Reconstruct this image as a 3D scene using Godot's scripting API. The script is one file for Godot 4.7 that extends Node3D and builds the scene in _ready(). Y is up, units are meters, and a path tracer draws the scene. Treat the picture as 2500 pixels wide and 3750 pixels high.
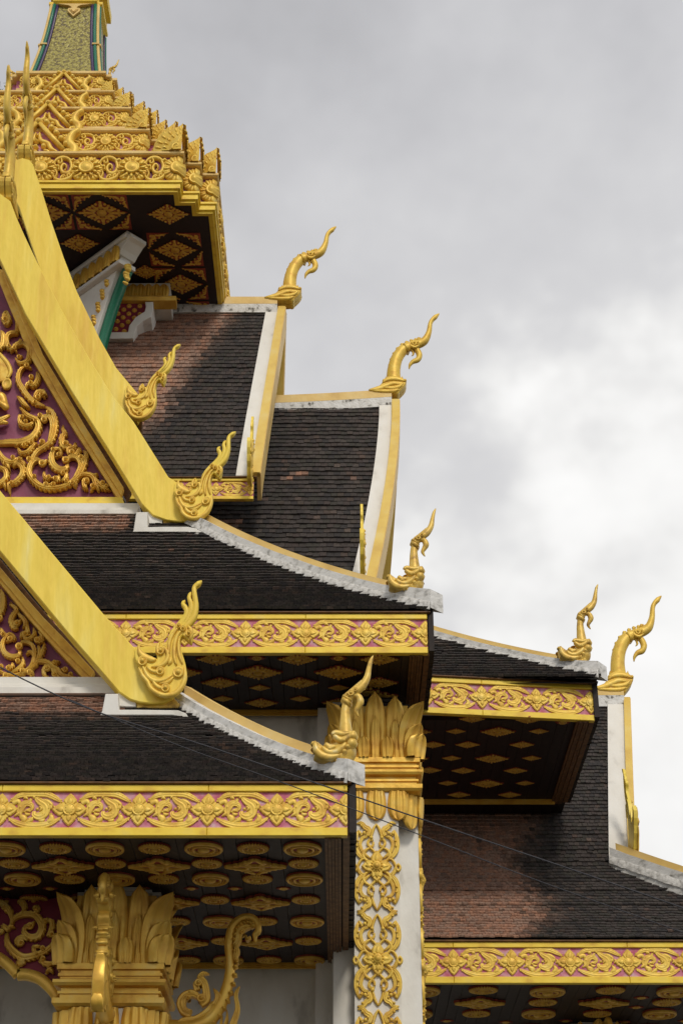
extends Node3D
# A gilded temple seen from the ground: tiered porch gables, tiled roofs, a spire, carved eaves.

var st: SurfaceTool
var T := Transform3D.IDENTITY
var clip_u := 1.0e9
var fold := false
var rng := RandomNumberGenerator.new()
var wob := FastNoiseLite.new()
var taken := {}
var M := {}
var L := {}

# ---------------------------------------------------------------- scene nodes
func numbered(called: String) -> String:
	var n: int = taken.get(called, 0)
	taken[called] = n + 1
	return called if n == 0 else "%s_%03d" % [called, n]

func thing(called: String, label: String, category: String, at := Vector3.ZERO, group := "") -> Node3D:
	var o := Node3D.new()
	o.name = numbered(called)
	add_child(o)
	o.position = at
	o.set_meta("label", label)
	o.set_meta("category", category)
	if group != "":
		o.set_meta("group", group)
	return o

func put(mesh: Mesh, called: String, m: Material, parent: Node, x := Transform3D.IDENTITY) -> MeshInstance3D:
	var o := MeshInstance3D.new()
	o.name = called if parent != self else numbered(called)
	o.mesh = mesh
	o.material_override = m
	o.transform = x
	parent.add_child(o, true)
	return o

func place(p: Vector3, s := 1.0) -> Transform3D:
	return Transform3D(Basis().scaled(Vector3(s, s, s)), p)

# ---------------------------------------------------------------- mesh building
func begin(smooth := true) -> void:
	st = SurfaceTool.new()
	st.begin(Mesh.PRIMITIVE_TRIANGLES)
	st.set_smooth_group(0 if smooth else -1)
	T = Transform3D.IDENTITY
	clip_u = 1.0e9
	fold = false

func smooth(on: bool) -> void:
	st.set_smooth_group(0 if on else -1)

func finish() -> ArrayMesh:
	st.generate_normals()
	st.index()
	var m := st.commit()
	st = null
	return m

func done(called: String, m: Material, parent: Node, x := Transform3D.IDENTITY) -> MeshInstance3D:
	return put(finish(), called, m, parent, x)

func vtx(p: Vector3) -> void:
	if p.x > clip_u:
		p.x = clip_u
	if fold and p.x > 0.0:
		p = Vector3(p.z, p.y, -p.x)
	st.add_vertex(T * p)

# corners counter-clockwise seen from outside
func tri(a: Vector3, b: Vector3, c: Vector3) -> void:
	vtx(a); vtx(c); vtx(b)

func quad(a: Vector3, b: Vector3, c: Vector3, d: Vector3) -> void:
	tri(a, b, c)
	tri(a, c, d)

func box(lo: Vector3, hi: Vector3) -> void:
	var p := []
	for i in 8:
		p.append(Vector3(hi.x if i & 1 else lo.x, hi.y if i & 2 else lo.y, hi.z if i & 4 else lo.z))
	quad(p[4], p[5], p[7], p[6]); quad(p[1], p[0], p[2], p[3])
	quad(p[0], p[4], p[6], p[2]); quad(p[5], p[1], p[3], p[7])
	quad(p[6], p[7], p[3], p[2]); quad(p[0], p[1], p[5], p[4])

# box with chamfered front edges, for boards and rails
func board(lo: Vector3, hi: Vector3, b := 0.012) -> void:
	var a := [Vector3(lo.x, lo.y, hi.z - b), Vector3(hi.x, lo.y, hi.z - b), Vector3(hi.x, hi.y, hi.z - b), Vector3(lo.x, hi.y, hi.z - b)]
	var f := [Vector3(lo.x + b, lo.y + b, hi.z), Vector3(hi.x - b, lo.y + b, hi.z), Vector3(hi.x - b, hi.y - b, hi.z), Vector3(lo.x + b, hi.y - b, hi.z)]
	var k := [Vector3(lo.x, lo.y, lo.z), Vector3(hi.x, lo.y, lo.z), Vector3(hi.x, hi.y, lo.z), Vector3(lo.x, hi.y, lo.z)]
	quad(f[0], f[1], f[2], f[3])
	quad(k[1], k[0], k[3], k[2])
	for i in 4:
		var j := (i + 1) % 4
		quad(a[i], a[j], f[j], f[i])
		quad(k[i], k[j], a[j], a[i])

func P(a: Array) -> PackedVector2Array:
	var r := PackedVector2Array()
	for i in range(0, a.size(), 2):
		r.append(Vector2(a[i], a[i + 1]))
	return r

# traced shape: units -> metres about (ox, oy), y up
func Q(a: Array, ox: float, oy: float, s: float) -> PackedVector2Array:
	var r := PackedVector2Array()
	for i in range(0, a.size(), 2):
		r.append(Vector2((a[i] - ox) * s, (oy - a[i + 1]) * s))
	return r

func mir(p: PackedVector2Array, sx: float, sy: float) -> PackedVector2Array:
	var r := PackedVector2Array()
	for v in p:
		r.append(Vector2(v.x * sx, v.y * sy))
	return r

func curve(p: PackedVector2Array, n := 5) -> PackedVector2Array:
	var r := PackedVector2Array()
	var m := p.size()
	for i in m - 1:
		var a := p[maxi(i - 1, 0)]
		var d := p[mini(i + 2, m - 1)]
		for k in n:
			r.append(p[i].cubic_interpolate(p[i + 1], a, d, float(k) / n))
	r.append(p[m - 1])
	return r

func samp(w: Array, t: float) -> float:
	if w.size() == 1:
		return w[0]
	var f := clampf(t, 0, 1) * (w.size() - 1)
	var i := mini(int(f), w.size() - 2)
	return lerpf(w[i], w[i + 1], f - i)

const PROF := [
	[-1.0, 0.0, -0.92, 0.6, -0.5, 0.93, 0.0, 1.0, 0.5, 0.93, 0.92, 0.6, 1.0, 0.0],
	[-1.0, 0.0, -0.98, 0.8, -0.74, 1.0, -0.5, 0.62, -0.22, 0.92, 0.05, 1.0, 0.3, 0.6, 0.62, 0.92, 0.98, 0.72, 1.0, 0.0],
	[-1.0, 0.0, -1.0, 0.82, -0.8, 1.0, 0.8, 1.0, 1.0, 0.82, 1.0, 0.0],
	[-1.0, 0.0, -1.0, 0.45, 0.0, 1.0, 1.0, 0.45, 1.0, 0.0]]

# raised stroke along a flat path, h above the plane at "base"
func ribbon(pts: PackedVector2Array, w: Array, h: float, base := 0.0, prof := 0) -> void:
	var pr: Array = PROF[prof]
	var n := pts.size()
	var m := pr.size() / 2
	var wm := 0.0
	for q in w:
		wm = maxf(wm, q)
	var last := []
	for i in n:
		var d := (pts[mini(i + 1, n - 1)] - pts[maxi(i - 1, 0)]).normalized()
		var nr := Vector2(d.y, -d.x)
		var ww := samp(w, float(i) / (n - 1))
		var hh := h * (0.4 + 0.6 * minf(1.0, 1.5 * ww / wm))
		var row := []
		for k in m:
			var q := pts[i] - nr * ww * float(pr[k * 2])
			row.append(Vector3(q.x, q.y, base + hh * float(pr[k * 2 + 1])))
		if i > 0:
			for k in m - 1:
				quad(last[k], row[k], row[k + 1], last[k + 1])
		if i == 0 or i == n - 1:
			for k in range(1, m - 1):
				if i == 0:
					tri(row[0], row[k], row[k + 1])
				else:
					tri(row[0], row[k + 1], row[k])
		last = row

func dome(c: Vector2, r: float, h: float, base := 0.0, n := 10, rings := 3) -> void:
	var last := []
	for j in rings + 1:
		var a := PI * 0.5 * j / rings
		var row := []
		for i in n:
			var t := TAU * i / n
			row.append(Vector3(c.x + r * cos(a) * cos(t), c.y + r * cos(a) * sin(t), base + h * sin(a)))
		if j > 0:
			for i in n:
				quad(last[i], last[(i + 1) % n], row[(i + 1) % n], row[i])
		last = row

# turned disc: prof = [radius, height, ...] from rim to centre
func turned(c: Vector2, prof: Array, n := 20, sx := 1.0) -> void:
	var last := []
	for j in prof.size() / 2:
		var row := []
		for i in n:
			var t := TAU * i / n
			row.append(Vector3(c.x + float(prof[j * 2]) * cos(t) * sx, c.y + float(prof[j * 2]) * sin(t), prof[j * 2 + 1]))
		if j > 0:
			for i in n:
				quad(last[i], last[(i + 1) % n], row[(i + 1) % n], row[i])
		last = row

# boss: ringed snail-shell knob
func boss(c: Vector2, r: float, h: float, base := 0.0) -> void:
	turned(c, [r, base, r * 0.98, base + h * 0.6, r * 0.8, base + h * 0.72, r * 0.6, base + h * 0.4, r * 0.5, base + h * 0.5, r * 0.42, base + h * 0.85, r * 0.25, base + h * 1.08, 0.001, base + h * 1.15], 14)

# flat shape with thickness and a chamfered front edge
func slab(poly: PackedVector2Array, h0: float, h1: float, b := 0.01) -> void:
	var p := poly
	var area := 0.0
	for i in p.size():
		area += p[i].cross(p[(i + 1) % p.size()])
	if area < 0.0:
		p = p.duplicate()
		p.reverse()
	var n := p.size()
	var ins := PackedVector2Array()
	for i in n:
		var d0 := (p[i] - p[(i + n - 1) % n]).normalized()
		var d1 := (p[(i + 1) % n] - p[i]).normalized()
		var nn := Vector2(-d0.y, d0.x) + Vector2(-d1.y, d1.x)
		var k := nn.length_squared()
		ins.append(p[i] + (nn * (2.0 / k) * b if k > 0.8 else nn * b))
	var ix := Geometry2D.triangulate_polygon(ins)
	if ix.is_empty():
		ins = p
		ix = Geometry2D.triangulate_polygon(p)
	smooth(false)
	for i in range(0, ix.size(), 3):
		var a := ins[ix[i]]
		var bb := ins[ix[i + 1]]
		var c := ins[ix[i + 2]]
		if (bb - a).cross(c - a) < 0.0:
			var q := bb
			bb = c
			c = q
		tri(Vector3(a.x, a.y, h1), Vector3(bb.x, bb.y, h1), Vector3(c.x, c.y, h1))
		tri(Vector3(a.x, a.y, h0), Vector3(c.x, c.y, h0), Vector3(bb.x, bb.y, h0))
	for i in n:
		var j := (i + 1) % n
		quad(Vector3(p[i].x, p[i].y, h1 - b), Vector3(p[j].x, p[j].y, h1 - b), Vector3(ins[j].x, ins[j].y, h1), Vector3(ins[i].x, ins[i].y, h1))
		quad(Vector3(p[i].x, p[i].y, h0), Vector3(p[j].x, p[j].y, h0), Vector3(p[j].x, p[j].y, h1 - b), Vector3(p[i].x, p[i].y, h1 - b))
	smooth(true)

# tube of elliptic section along a 3-D path; side = the direction of the first radius
func loft(path: Array, ra: Array, rb: Array, side: Vector3, n := 10, square := false) -> void:
	var m := path.size()
	var last := []
	for i in m:
		var d: Vector3 = (path[mini(i + 1, m - 1)] - path[maxi(i - 1, 0)]).normalized()
		var v := d.cross(side).normalized()
		var u := v.cross(d).normalized()
		var t := float(i) / (m - 1)
		var a := samp(ra, t)
		var b := samp(rb, t)
		var row := []
		for k in n:
			var g := TAU * (k + (0.5 if square else 0.0)) / n
			var cx := cos(g)
			var cy := sin(g)
			if square:
				cx = signf(cx)
				cy = signf(cy)
			row.append(path[i] + u * a * cx + v * b * cy)
		if i > 0:
			for k in n:
				quad(last[k], last[(k + 1) % n], row[(k + 1) % n], row[k])
		if i == 0 or i == m - 1:
			for k in range(1, n - 1):
				if i == 0:
					tri(row[0], row[k + 1], row[k])
				else:
					tri(row[0], row[k], row[k + 1])
		last = row

func lift(p: PackedVector2Array, z := 0.0) -> Array:
	var r := []
	for q in p:
		r.append(Vector3(q.x, q.y, z))
	return r

# profile of [z, y] pairs drawn out along x
func run_x(prof: Array, x0: float, x1: float) -> void:
	var n := prof.size() / 2
	var pl := PackedVector2Array()
	for k in n:
		pl.append(Vector2(prof[k * 2], prof[k * 2 + 1]))
	for k in n - 1:
		quad(Vector3(x0, pl[k].y, pl[k].x), Vector3(x1, pl[k].y, pl[k].x), Vector3(x1, pl[k + 1].y, pl[k + 1].x), Vector3(x0, pl[k + 1].y, pl[k + 1].x))
	for k in range(1, n - 1):
		tri(Vector3(x1, pl[0].y, pl[0].x), Vector3(x1, pl[k + 1].y, pl[k + 1].x), Vector3(x1, pl[k].y, pl[k].x))
		tri(Vector3(x0, pl[0].y, pl[0].x), Vector3(x0, pl[k].y, pl[k].x), Vector3(x0, pl[k + 1].y, pl[k + 1].x))

# outline of a square plan with stepped corners
func plan(w: float, s: float, n: int, d: float) -> PackedVector2Array:
	var q := [Vector2(w - n * s, w)]
	for i in n:
		var a := w - n * s + i * s
		q.append(Vector2(a, w - (i + 1) * s))
		q.append(Vector2(a + s, w - (i + 1) * s))
	if n == 0:
		q = [Vector2(w, w)]
	var r := PackedVector2Array()
	for k in 4:
		for v in q:
			var t: Vector2 = v + Vector2(d, d)
			r.append([Vector2(t.x, t.y), Vector2(t.y, -t.x), Vector2(-t.x, -t.y), Vector2(-t.y, t.x)][k])
	return r

# mouldings run round that plan: prof = [offset, height, ...] upwards; local z towards the viewer
func moulding(w: float, s: float, n: int, prof: Array, cap := true) -> void:
	smooth(false)
	var last := PackedVector2Array()
	var m := prof.size() / 2
	for j in m:
		var o := plan(w, s, n, prof[j * 2])
		var y: float = prof[j * 2 + 1]
		if j > 0:
			var y0: float = prof[j * 2 - 1]
			var c := o.size()
			for i in c:
				var k := (i + 1) % c
				quad(Vector3(last[i].x, y0, last[i].y), Vector3(last[k].x, y0, last[k].y), Vector3(o[k].x, y, o[k].y), Vector3(o[i].x, y, o[i].y))
		if cap and (j == 0 or j == m - 1):
			var ix := Geometry2D.triangulate_polygon(o)
			for i in range(0, ix.size(), 3):
				var a := o[ix[i]]
				var b := o[ix[i + 1]]
				var c2 := o[ix[i + 2]]
				if ((b - a).cross(c2 - a) > 0.0) == (j > 0):
					var q := b
					b = c2
					c2 = q
				tri(Vector3(a.x, y, a.y), Vector3(b.x, y, b.y), Vector3(c2.x, y, c2.y))
		last = o
	smooth(true)

# ---------------------------------------------------------------- materials
func ramp(cols: Array, at: Array) -> Gradient:
	var g := Gradient.new()
	var c := PackedColorArray()
	for q in cols:
		c.append(q)
	g.colors = c
	g.offsets = PackedFloat32Array(at)
	return g

func noise_tex(freq: float, cols: Array, at: Array, sd: int, oct := 4, normal := false, bump := 4.0) -> NoiseTexture2D:
	var f := FastNoiseLite.new()
	f.noise_type = FastNoiseLite.TYPE_SIMPLEX_SMOOTH
	f.seed = sd
	f.frequency = freq
	f.fractal_octaves = oct
	var t := NoiseTexture2D.new()
	t.width = 512
	t.height = 512
	t.seamless = true
	t.noise = f
	if normal:
		t.as_normal_map = true
		t.bump_strength = bump
	else:
		t.color_ramp = ramp(cols, at)
	return t

func mat(called: String, tex: Texture2D, rough: float, metal: float, scale: float, nrm: Texture2D = null, nstr := 0.4, stretch := 1.0) -> StandardMaterial3D:
	var m := StandardMaterial3D.new()
	m.resource_name = called
	m.albedo_texture = tex
	m.roughness = rough
	m.metallic = metal
	m.uv1_triplanar = true
	m.uv1_world_triplanar = true
	m.uv1_scale = Vector3(scale, scale * stretch, scale)
	if nrm:
		m.normal_enabled = true
		m.normal_texture = nrm
		m.normal_scale = nstr
	M[called] = m
	return m

func c8(r: int, g: int, b: int) -> Color:
	return Color(r / 255.0, g / 255.0, b / 255.0)

func materials() -> void:
	var fine := noise_tex(0.03, [], [], 5, 5, true, 3.0)
	var rough_n := noise_tex(0.05, [], [], 9, 5, true, 8.0)
	mat("gold_board", noise_tex(0.009, [c8(226, 188, 66), c8(236, 206, 74), c8(239, 211, 80), c8(240, 217, 104), c8(238, 225, 148)], [0.06, 0.34, 0.64, 0.86, 1.0], 1, 6), 0.48, 0.06, 0.3, fine, 0.25, 0.14)
	mat("gold_rail", noise_tex(0.008, [c8(212, 170, 56), c8(234, 200, 60), c8(240, 209, 68), c8(232, 204, 90)], [0.12, 0.36, 0.66, 0.94], 2, 5), 0.45, 0.08, 0.4, fine, 0.15, 1.6)
	mat("gold_carved", noise_tex(0.012, [c8(204, 158, 62), c8(226, 188, 78), c8(232, 198, 86), c8(230, 202, 112)], [0.12, 0.4, 0.66, 0.94], 3, 5), 0.5, 0.22, 0.5, fine, 0.25)
	mat("gold_old", noise_tex(0.012, [c8(198, 148, 58), c8(220, 174, 70), c8(228, 186, 78), c8(224, 190, 102)], [0.12, 0.42, 0.66, 0.94], 4, 5), 0.42, 0.36, 0.35, fine, 0.25)
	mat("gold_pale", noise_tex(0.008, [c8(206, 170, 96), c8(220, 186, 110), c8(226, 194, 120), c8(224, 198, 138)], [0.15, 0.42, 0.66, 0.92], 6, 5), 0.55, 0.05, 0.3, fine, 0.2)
	mat("gold_weathered", noise_tex(0.014, [c8(150, 118, 58), c8(214, 176, 80), c8(226, 192, 94), c8(226, 208, 150)], [0.08, 0.36, 0.66, 0.92], 7, 6), 0.45, 0.2, 0.6, fine, 0.2)
	mat("red_brown", noise_tex(0.03, [c8(132, 50, 34), c8(150, 62, 42), c8(160, 72, 48), c8(164, 84, 58)], [0.15, 0.45, 0.68, 0.92], 8, 4), 0.55, 0.15, 0.8, fine, 0.3)
	mat("gold_leaf", noise_tex(0.02, [c8(198, 148, 58), c8(220, 174, 70), c8(228, 186, 78), c8(224, 190, 102)], [0.15, 0.45, 0.68, 0.92], 28, 4), 0.45, 0.36, 0.6, fine, 0.2)
	mat("gold_top_lit", noise_tex(0.008, [c8(208, 172, 84), c8(222, 188, 92), c8(228, 198, 104), c8(226, 202, 130)], [0.15, 0.42, 0.66, 0.92], 29, 5), 0.5, 0.05, 0.3, fine, 0.2)  # verge paint with the light on its top face put into the colour
	mat("pink", noise_tex(0.014, [c8(182, 90, 118), c8(194, 112, 136), c8(200, 136, 154), c8(208, 172, 182)], [0.15, 0.42, 0.62, 0.88], 11, 6), 0.7, 0.0, 0.6, fine, 0.2)
	mat("magenta", noise_tex(0.008, [c8(112, 44, 74), c8(126, 52, 84), c8(134, 60, 92), c8(142, 78, 106)], [0.15, 0.46, 0.68, 0.92], 12, 5), 0.55, 0.0, 0.3, fine, 0.2)
	mat("crimson", noise_tex(0.01, [c8(112, 22, 44), c8(128, 26, 50), c8(136, 34, 58)], [0.2, 0.5, 0.8], 13, 4), 0.6, 0.0, 0.4, fine, 0.2)
	mat("plaster", noise_tex(0.008, [c8(186, 182, 174), c8(220, 217, 209), c8(227, 225, 218), c8(230, 229, 224)], [0.06, 0.26, 0.6, 0.9], 14, 6), 0.8, 0.0, 0.4, fine, 0.2, 0.5)
	mat("grimy_plaster", noise_tex(0.016, [c8(62, 60, 56), c8(150, 148, 142), c8(212, 211, 207), c8(230, 230, 228)], [0.04, 0.2, 0.34, 0.8], 15, 6), 0.85, 0.0, 0.5, rough_n, 0.3)
	mat("cement", noise_tex(0.02, [c8(84, 82, 78), c8(170, 168, 163), c8(204, 203, 199), c8(220, 219, 216)], [0.08, 0.3, 0.5, 0.9], 27, 6), 0.9, 0.0, 0.9, rough_n, 0.5)
	mat("soffit_wood", noise_tex(0.02, [c8(26, 13, 13), c8(32, 16, 15), c8(38, 21, 20)], [0.2, 0.5, 0.85], 16, 4), 0.62, 0.0, 0.5, fine, 0.2, 1.0)
	mat("dark_wood", noise_tex(0.02, [c8(28, 20, 17), c8(36, 26, 22), c8(44, 33, 28)], [0.2, 0.5, 0.85], 17, 4), 0.75, 0.0, 0.8)
	mat("brown_trim", noise_tex(0.02, [c8(92, 62, 34), c8(112, 76, 42), c8(124, 90, 52)], [0.2, 0.5, 0.85], 18, 4), 0.6, 0.05, 0.6)
	mat("green_glass", noise_tex(0.05, [c8(10, 84, 62), c8(16, 112, 82), c8(34, 134, 100)], [0.2, 0.5, 0.85], 19, 4), 0.3, 0.0, 1.5)
	mat("purple_glass", noise_tex(0.05, [c8(40, 26, 62), c8(62, 42, 88), c8(98, 82, 124)], [0.25, 0.55, 0.9], 20, 4), 0.35, 0.0, 1.5)
	mat("mosaic", noise_tex(0.03, [c8(84, 72, 42), c8(134, 122, 56), c8(160, 150, 68), c8(180, 172, 104)], [0.2, 0.4, 0.6, 0.92], 21, 4), 0.35, 0.1, 0.4, rough_n, 0.3, 1.4)
	mat("stone_ground", noise_tex(0.01, [c8(58, 58, 52), c8(70, 69, 62), c8(82, 80, 74)], [0.2, 0.5, 0.85], 22, 5), 0.9, 0.0, 0.15)
	mat("cable_black", noise_tex(0.02, [c8(40, 40, 48), c8(54, 54, 60)], [0.2, 0.8], 23, 3), 0.6, 0.0, 1.0)
	mat("leaf_green", noise_tex(0.02, [c8(38, 66, 30), c8(58, 88, 40)], [0.2, 0.8], 24, 3), 0.6, 0.0, 1.0)
	var tile := mat("tile", noise_tex(0.025, [Color(0.55, 0.53, 0.5), Color(0.82, 0.8, 0.78), Color(0.93, 0.92, 0.91), Color(1, 1, 1)], [0.15, 0.42, 0.66, 0.9], 25, 5), 0.82, 0.0, 1.4, rough_n, 0.5)
	tile.vertex_color_use_as_albedo = true

# ---------------------------------------------------------------- sky, sun, camera
func sky_picture() -> ImageTexture:
	var w := 2048
	var h := 1024
	var im := Image.create(w, h, false, Image.FORMAT_RGBF)
	im.fill(Color(0.06, 0.058, 0.055))
	var big := FastNoiseLite.new()
	big.noise_type = FastNoiseLite.TYPE_SIMPLEX_SMOOTH
	big.seed = 44
	big.frequency = 1.5
	big.fractal_octaves = 6
	big.fractal_gain = 0.6
	for y in int(h * 0.51):
		var el := PI * (0.5 - (y + 0.5) / h)
		var up := rad_to_deg(el)
		for x in w:
			var az := TAU * ((x + 0.5) / w - 0.5)
			var q := Vector3(sin(az) * cos(el), sin(el) * 1.5, -cos(az) * cos(el))
			var n := big.get_noise_3d(q.x * 1.6 + 3.1, q.y * 1.6, q.z * 1.6)
			var n2 := big.get_noise_3d(q.x * 4.2, q.y * 4.2 + 7.0, q.z * 4.2)
			# a veil that brightens towards the horizon, with heaped white cloud low down
			var b := lerpf(0.76, 0.55, smoothstep(22.0, 48.0, up + 8.0 * n + 9.0 * sin(az * 3.0)))
			b += 0.1 * n2 + 0.06 * n
			var heap := smoothstep(-0.25, 1.25, (31.5 - up) / 9.0 - 1.2 * sin(az * 3.0) + 1.5 * n2 + 0.5 * n)
			b = lerpf(b, 0.92 + 0.13 * n2, heap)
			var t := smoothstep(0.5, 0.9, b)
			im.set_pixel(x, y, Color(b * lerpf(0.985, 1.0, t), b * lerpf(0.985, 0.995, t), b * lerpf(1.025, 0.985, t)))
	return ImageTexture.create_from_image(im)

func stage() -> void:
	var cam := Camera3D.new()
	cam.name = "camera"
	cam.fov = 34.26
	cam.near = 0.1
	cam.far = 3000.0
	cam.position = Vector3(0, 1.6, 0)
	cam.rotation_degrees = Vector3(30, 0, 0)
	add_child(cam)
	cam.current = true
	var env := Environment.new()
	env.background_mode = Environment.BG_SKY
	var sky := Sky.new()
	var pm := PanoramaSkyMaterial.new()
	pm.panorama = sky_picture()
	sky.sky_material = pm
	env.sky = sky
	env.tonemap_mode = Environment.TONE_MAPPER_LINEAR
	env.tonemap_exposure = 1.0
	env.sdfgi_enabled = true
	env.ssao_enabled = true
	env.ssil_enabled = true
	var we := WorldEnvironment.new()
	we.name = "environment"
	we.environment = env
	add_child(we)
	var sun := DirectionalLight3D.new()
	sun.name = "sun"
	sun.light_energy = 0.5
	sun.light_angular_distance = 12.0
	sun.light_color = Color(1.0, 0.96, 0.9)
	sun.shadow_enabled = true
	sun.rotation_degrees = Vector3(-42, 14, 0)
	add_child(sun)

# ---------------------------------------------------------------- ornament library
func petal(dir: float, r0: float, r1: float, w: float, h: float, base := 0.0, inner := true) -> void:
	var e := Vector2(cos(dir), sin(dir))
	var f := Vector2(-e.y, e.x)
	var l := r1 - r0
	var o := PackedVector2Array()
	for q in [[0.0, 0.45], [0.12, 0.75], [0.3, 1.0], [0.46, 0.98], [0.58, 0.74], [0.7, 0.62], [0.85, 0.32], [1.0, 0.0]]:
		o.append(e * (r0 + l * q[0]) + f * w * q[1])
	for k in range(6, -1, -1):
		var q: Array = [[0.0, 0.45], [0.12, 0.75], [0.3, 1.0], [0.46, 0.98], [0.58, 0.74], [0.7, 0.62], [0.85, 0.32]][k]
		o.append(e * (r0 + l * q[0]) - f * w * q[1])
	slab(o, base, base + h, w * 0.16)
	if inner:
		ribbon(PackedVector2Array([e * (r0 + l * 0.05), e * (r0 + l * 0.25), e * (r0 + l * 0.45), e * (r0 + l * 0.7)]), [w * 0.3, w * 0.46, w * 0.34, 0.003], h * 0.5, base + h * 0.85, 0)

# eight-petalled flower of the eave boards; half-height of the band = 1
func eave_flower(lim := 1.0e9) -> ArrayMesh:
	begin()
	clip_u = lim
	for k in 4:
		petal(PI / 4 + PI / 2 * k, 0.2, 0.62, 0.2, 0.1, 0.0, false)
	petal(0.0, 0.26, 0.95, 0.36, 0.17)
	petal(PI, 0.26, 0.95, 0.36, 0.17)
	petal(PI / 2, 0.26, 0.92, 0.36, 0.17)
	petal(-PI / 2, 0.26, 0.92, 0.36, 0.17)
	turned(Vector2.ZERO, [0.35, 0.1, 0.35, 0.24, 0.31, 0.27, 0.28, 0.22, 0.25, 0.23, 0.18, 0.27, 0.0, 0.3], 24)
	for k in 9:
		var a := TAU * k / 9
		ribbon(curve(PackedVector2Array([Vector2(cos(a), sin(a)) * 0.05, Vector2(cos(a + 0.5), sin(a + 0.5)) * 0.14, Vector2(cos(a + 0.7), sin(a + 0.7)) * 0.24]), 2), [0.012, 0.022, 0.012], 0.03, 0.25, 0)
	return finish()

# leaf scrolls between two flowers, drawn in a cell 1.9 wide and 2 high
func eave_scroll() -> ArrayMesh:
	begin()
	var s := 1.0 / 262.0
	var up := [-368, 118, -268, 180, -138, 222, 0, 236, 150, 222, 272, 178, 368, 112]
	var dn := [-372, -118, -258, -202, -138, -232, 0, -238, 152, -228, 282, -168, 374, -108]
	for a in [up, dn]:
		ribbon(curve(Q(a, 0, 0, s), 5).duplicate(), [0.04, 0.14, 0.18, 0.19, 0.18, 0.14, 0.04], 0.15, 0.0, 1)
	# beads along the outer rims
	for a in [up, dn]:
		var c := curve(Q(a, 0, 0, s), 4)
		for i in range(1, c.size() - 1, 2):
			dome(c[i] * Vector2(1.0, 1.0) + Vector2(0, 0.1 if c[i].y < 0.0 else -0.1).rotated(0.0) * -1.0, 0.055, 0.05, 0.08, 6, 2)
	for a in [
		[[-158, 180, -150, 130, -185, 95, -205, 60], [0.06, 0.13, 0.09, 0.02]],
		[[-205, 90, -215, 20, -195, -40, -160, -85, -105, -92, -55, -65, -45, -20, -80, 0, -95, -22], [0.05, 0.12, 0.13, 0.12, 0.1, 0.08, 0.06, 0.05, 0.05]],
		[[-12, 20, -2, 72, 62, 95, 130, 65, 160, 0, 132, -70, 60, -118, 10, -160, -20, -200], [0.05, 0.1, 0.14, 0.14, 0.13, 0.14, 0.12, 0.08, 0.03]],
		[[182, 175, 235, 150, 240, 105, 212, 55], [0.05, 0.12, 0.09, 0.02]],
		[[-330, -95, -262, -125, -235, -95, -250, -55], [0.09, 0.1, 0.07, 0.03]],
		[[110, -150, 170, -120, 225, -80, 240, -40], [0.04, 0.08, 0.06, 0.02]],
		[[-290, 95, -240, 60, -225, 20], [0.02, 0.07, 0.02]],
		[[-70, -160, -90, -110, -60, -95], [0.05, 0.07, 0.03]],
		[[-120, 190, -50, 150, -30, 110], [0.04, 0.09, 0.05]],
		[[250, 20, 280, -20, 260, -60], [0.02, 0.06, 0.02]],
		[[-140, 40, -110, 70, -60, 60], [0.02, 0.07, 0.02]], [[-140, 40, -120, 10, -60, 30], [0.02, 0.06, 0.02]], [[60, 150, 110, 160, 150, 130], [0.02, 0.08, 0.02]], [[180, -20, 220, -30, 215, -80], [0.03, 0.07, 0.02]], [[60, 20, 90, -20, 50, -50], [0.02, 0.06, 0.02]], [[-310, 20, -280, -10, -300, -50], [0.02, 0.07, 0.02]], [[-120, -150, -150, -180, -180, -160], [0.02, 0.07, 0.02]], [[290, 60, 320, 30, 300, 0], [0.02, 0.06, 0.02]]]:
		var fat := []
		for q in a[1]:
			fat.append(q * 1.62)
		ribbon(curve(Q(a[0], 0, 0, s), 4), fat, 0.15, 0.0, 1 if a[1].size() > 5 else 0)
	for c in [[-32, 185, 0.1], [-88, -14, 0.08], [30, 12, 0.1], [-215, 40, 0.12], [130, -60, 0.13], [-70, -135, 0.09], [-150, -30, 0.08], [235, -60, 0.06], [70, 40, 0.06]]:
		dome(Vector2(c[0] * s, -c[1] * s * -1.0), c[2], 0.12, 0.04, 8, 2)
	return finish()

func medallion_round() -> Array:   # radius 1
	begin()
	turned(Vector2.ZERO, [0.99, 0.0, 0.99, 0.17, 0.0, 0.17], 32)
	var under := finish()
	begin()
	turned(Vector2.ZERO, [1.0, 0.12, 1.0, 0.2, 0.94, 0.27, 0.86, 0.27, 0.82, 0.1], 32)
	turned(Vector2.ZERO, [0.63, 0.1, 0.62, 0.25, 0.54, 0.28, 0.5, 0.25, 0.48, 0.1], 28)
	turned(Vector2.ZERO, [0.32, 0.1, 0.3, 0.28, 0.22, 0.34, 0.0, 0.4], 20)
	for k in 24:
		var a := TAU * k / 24
		dome(Vector2(cos(a), sin(a)) * 0.73, 0.055, 0.09, 0.16, 6, 2)
	return [under, finish()]

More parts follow.
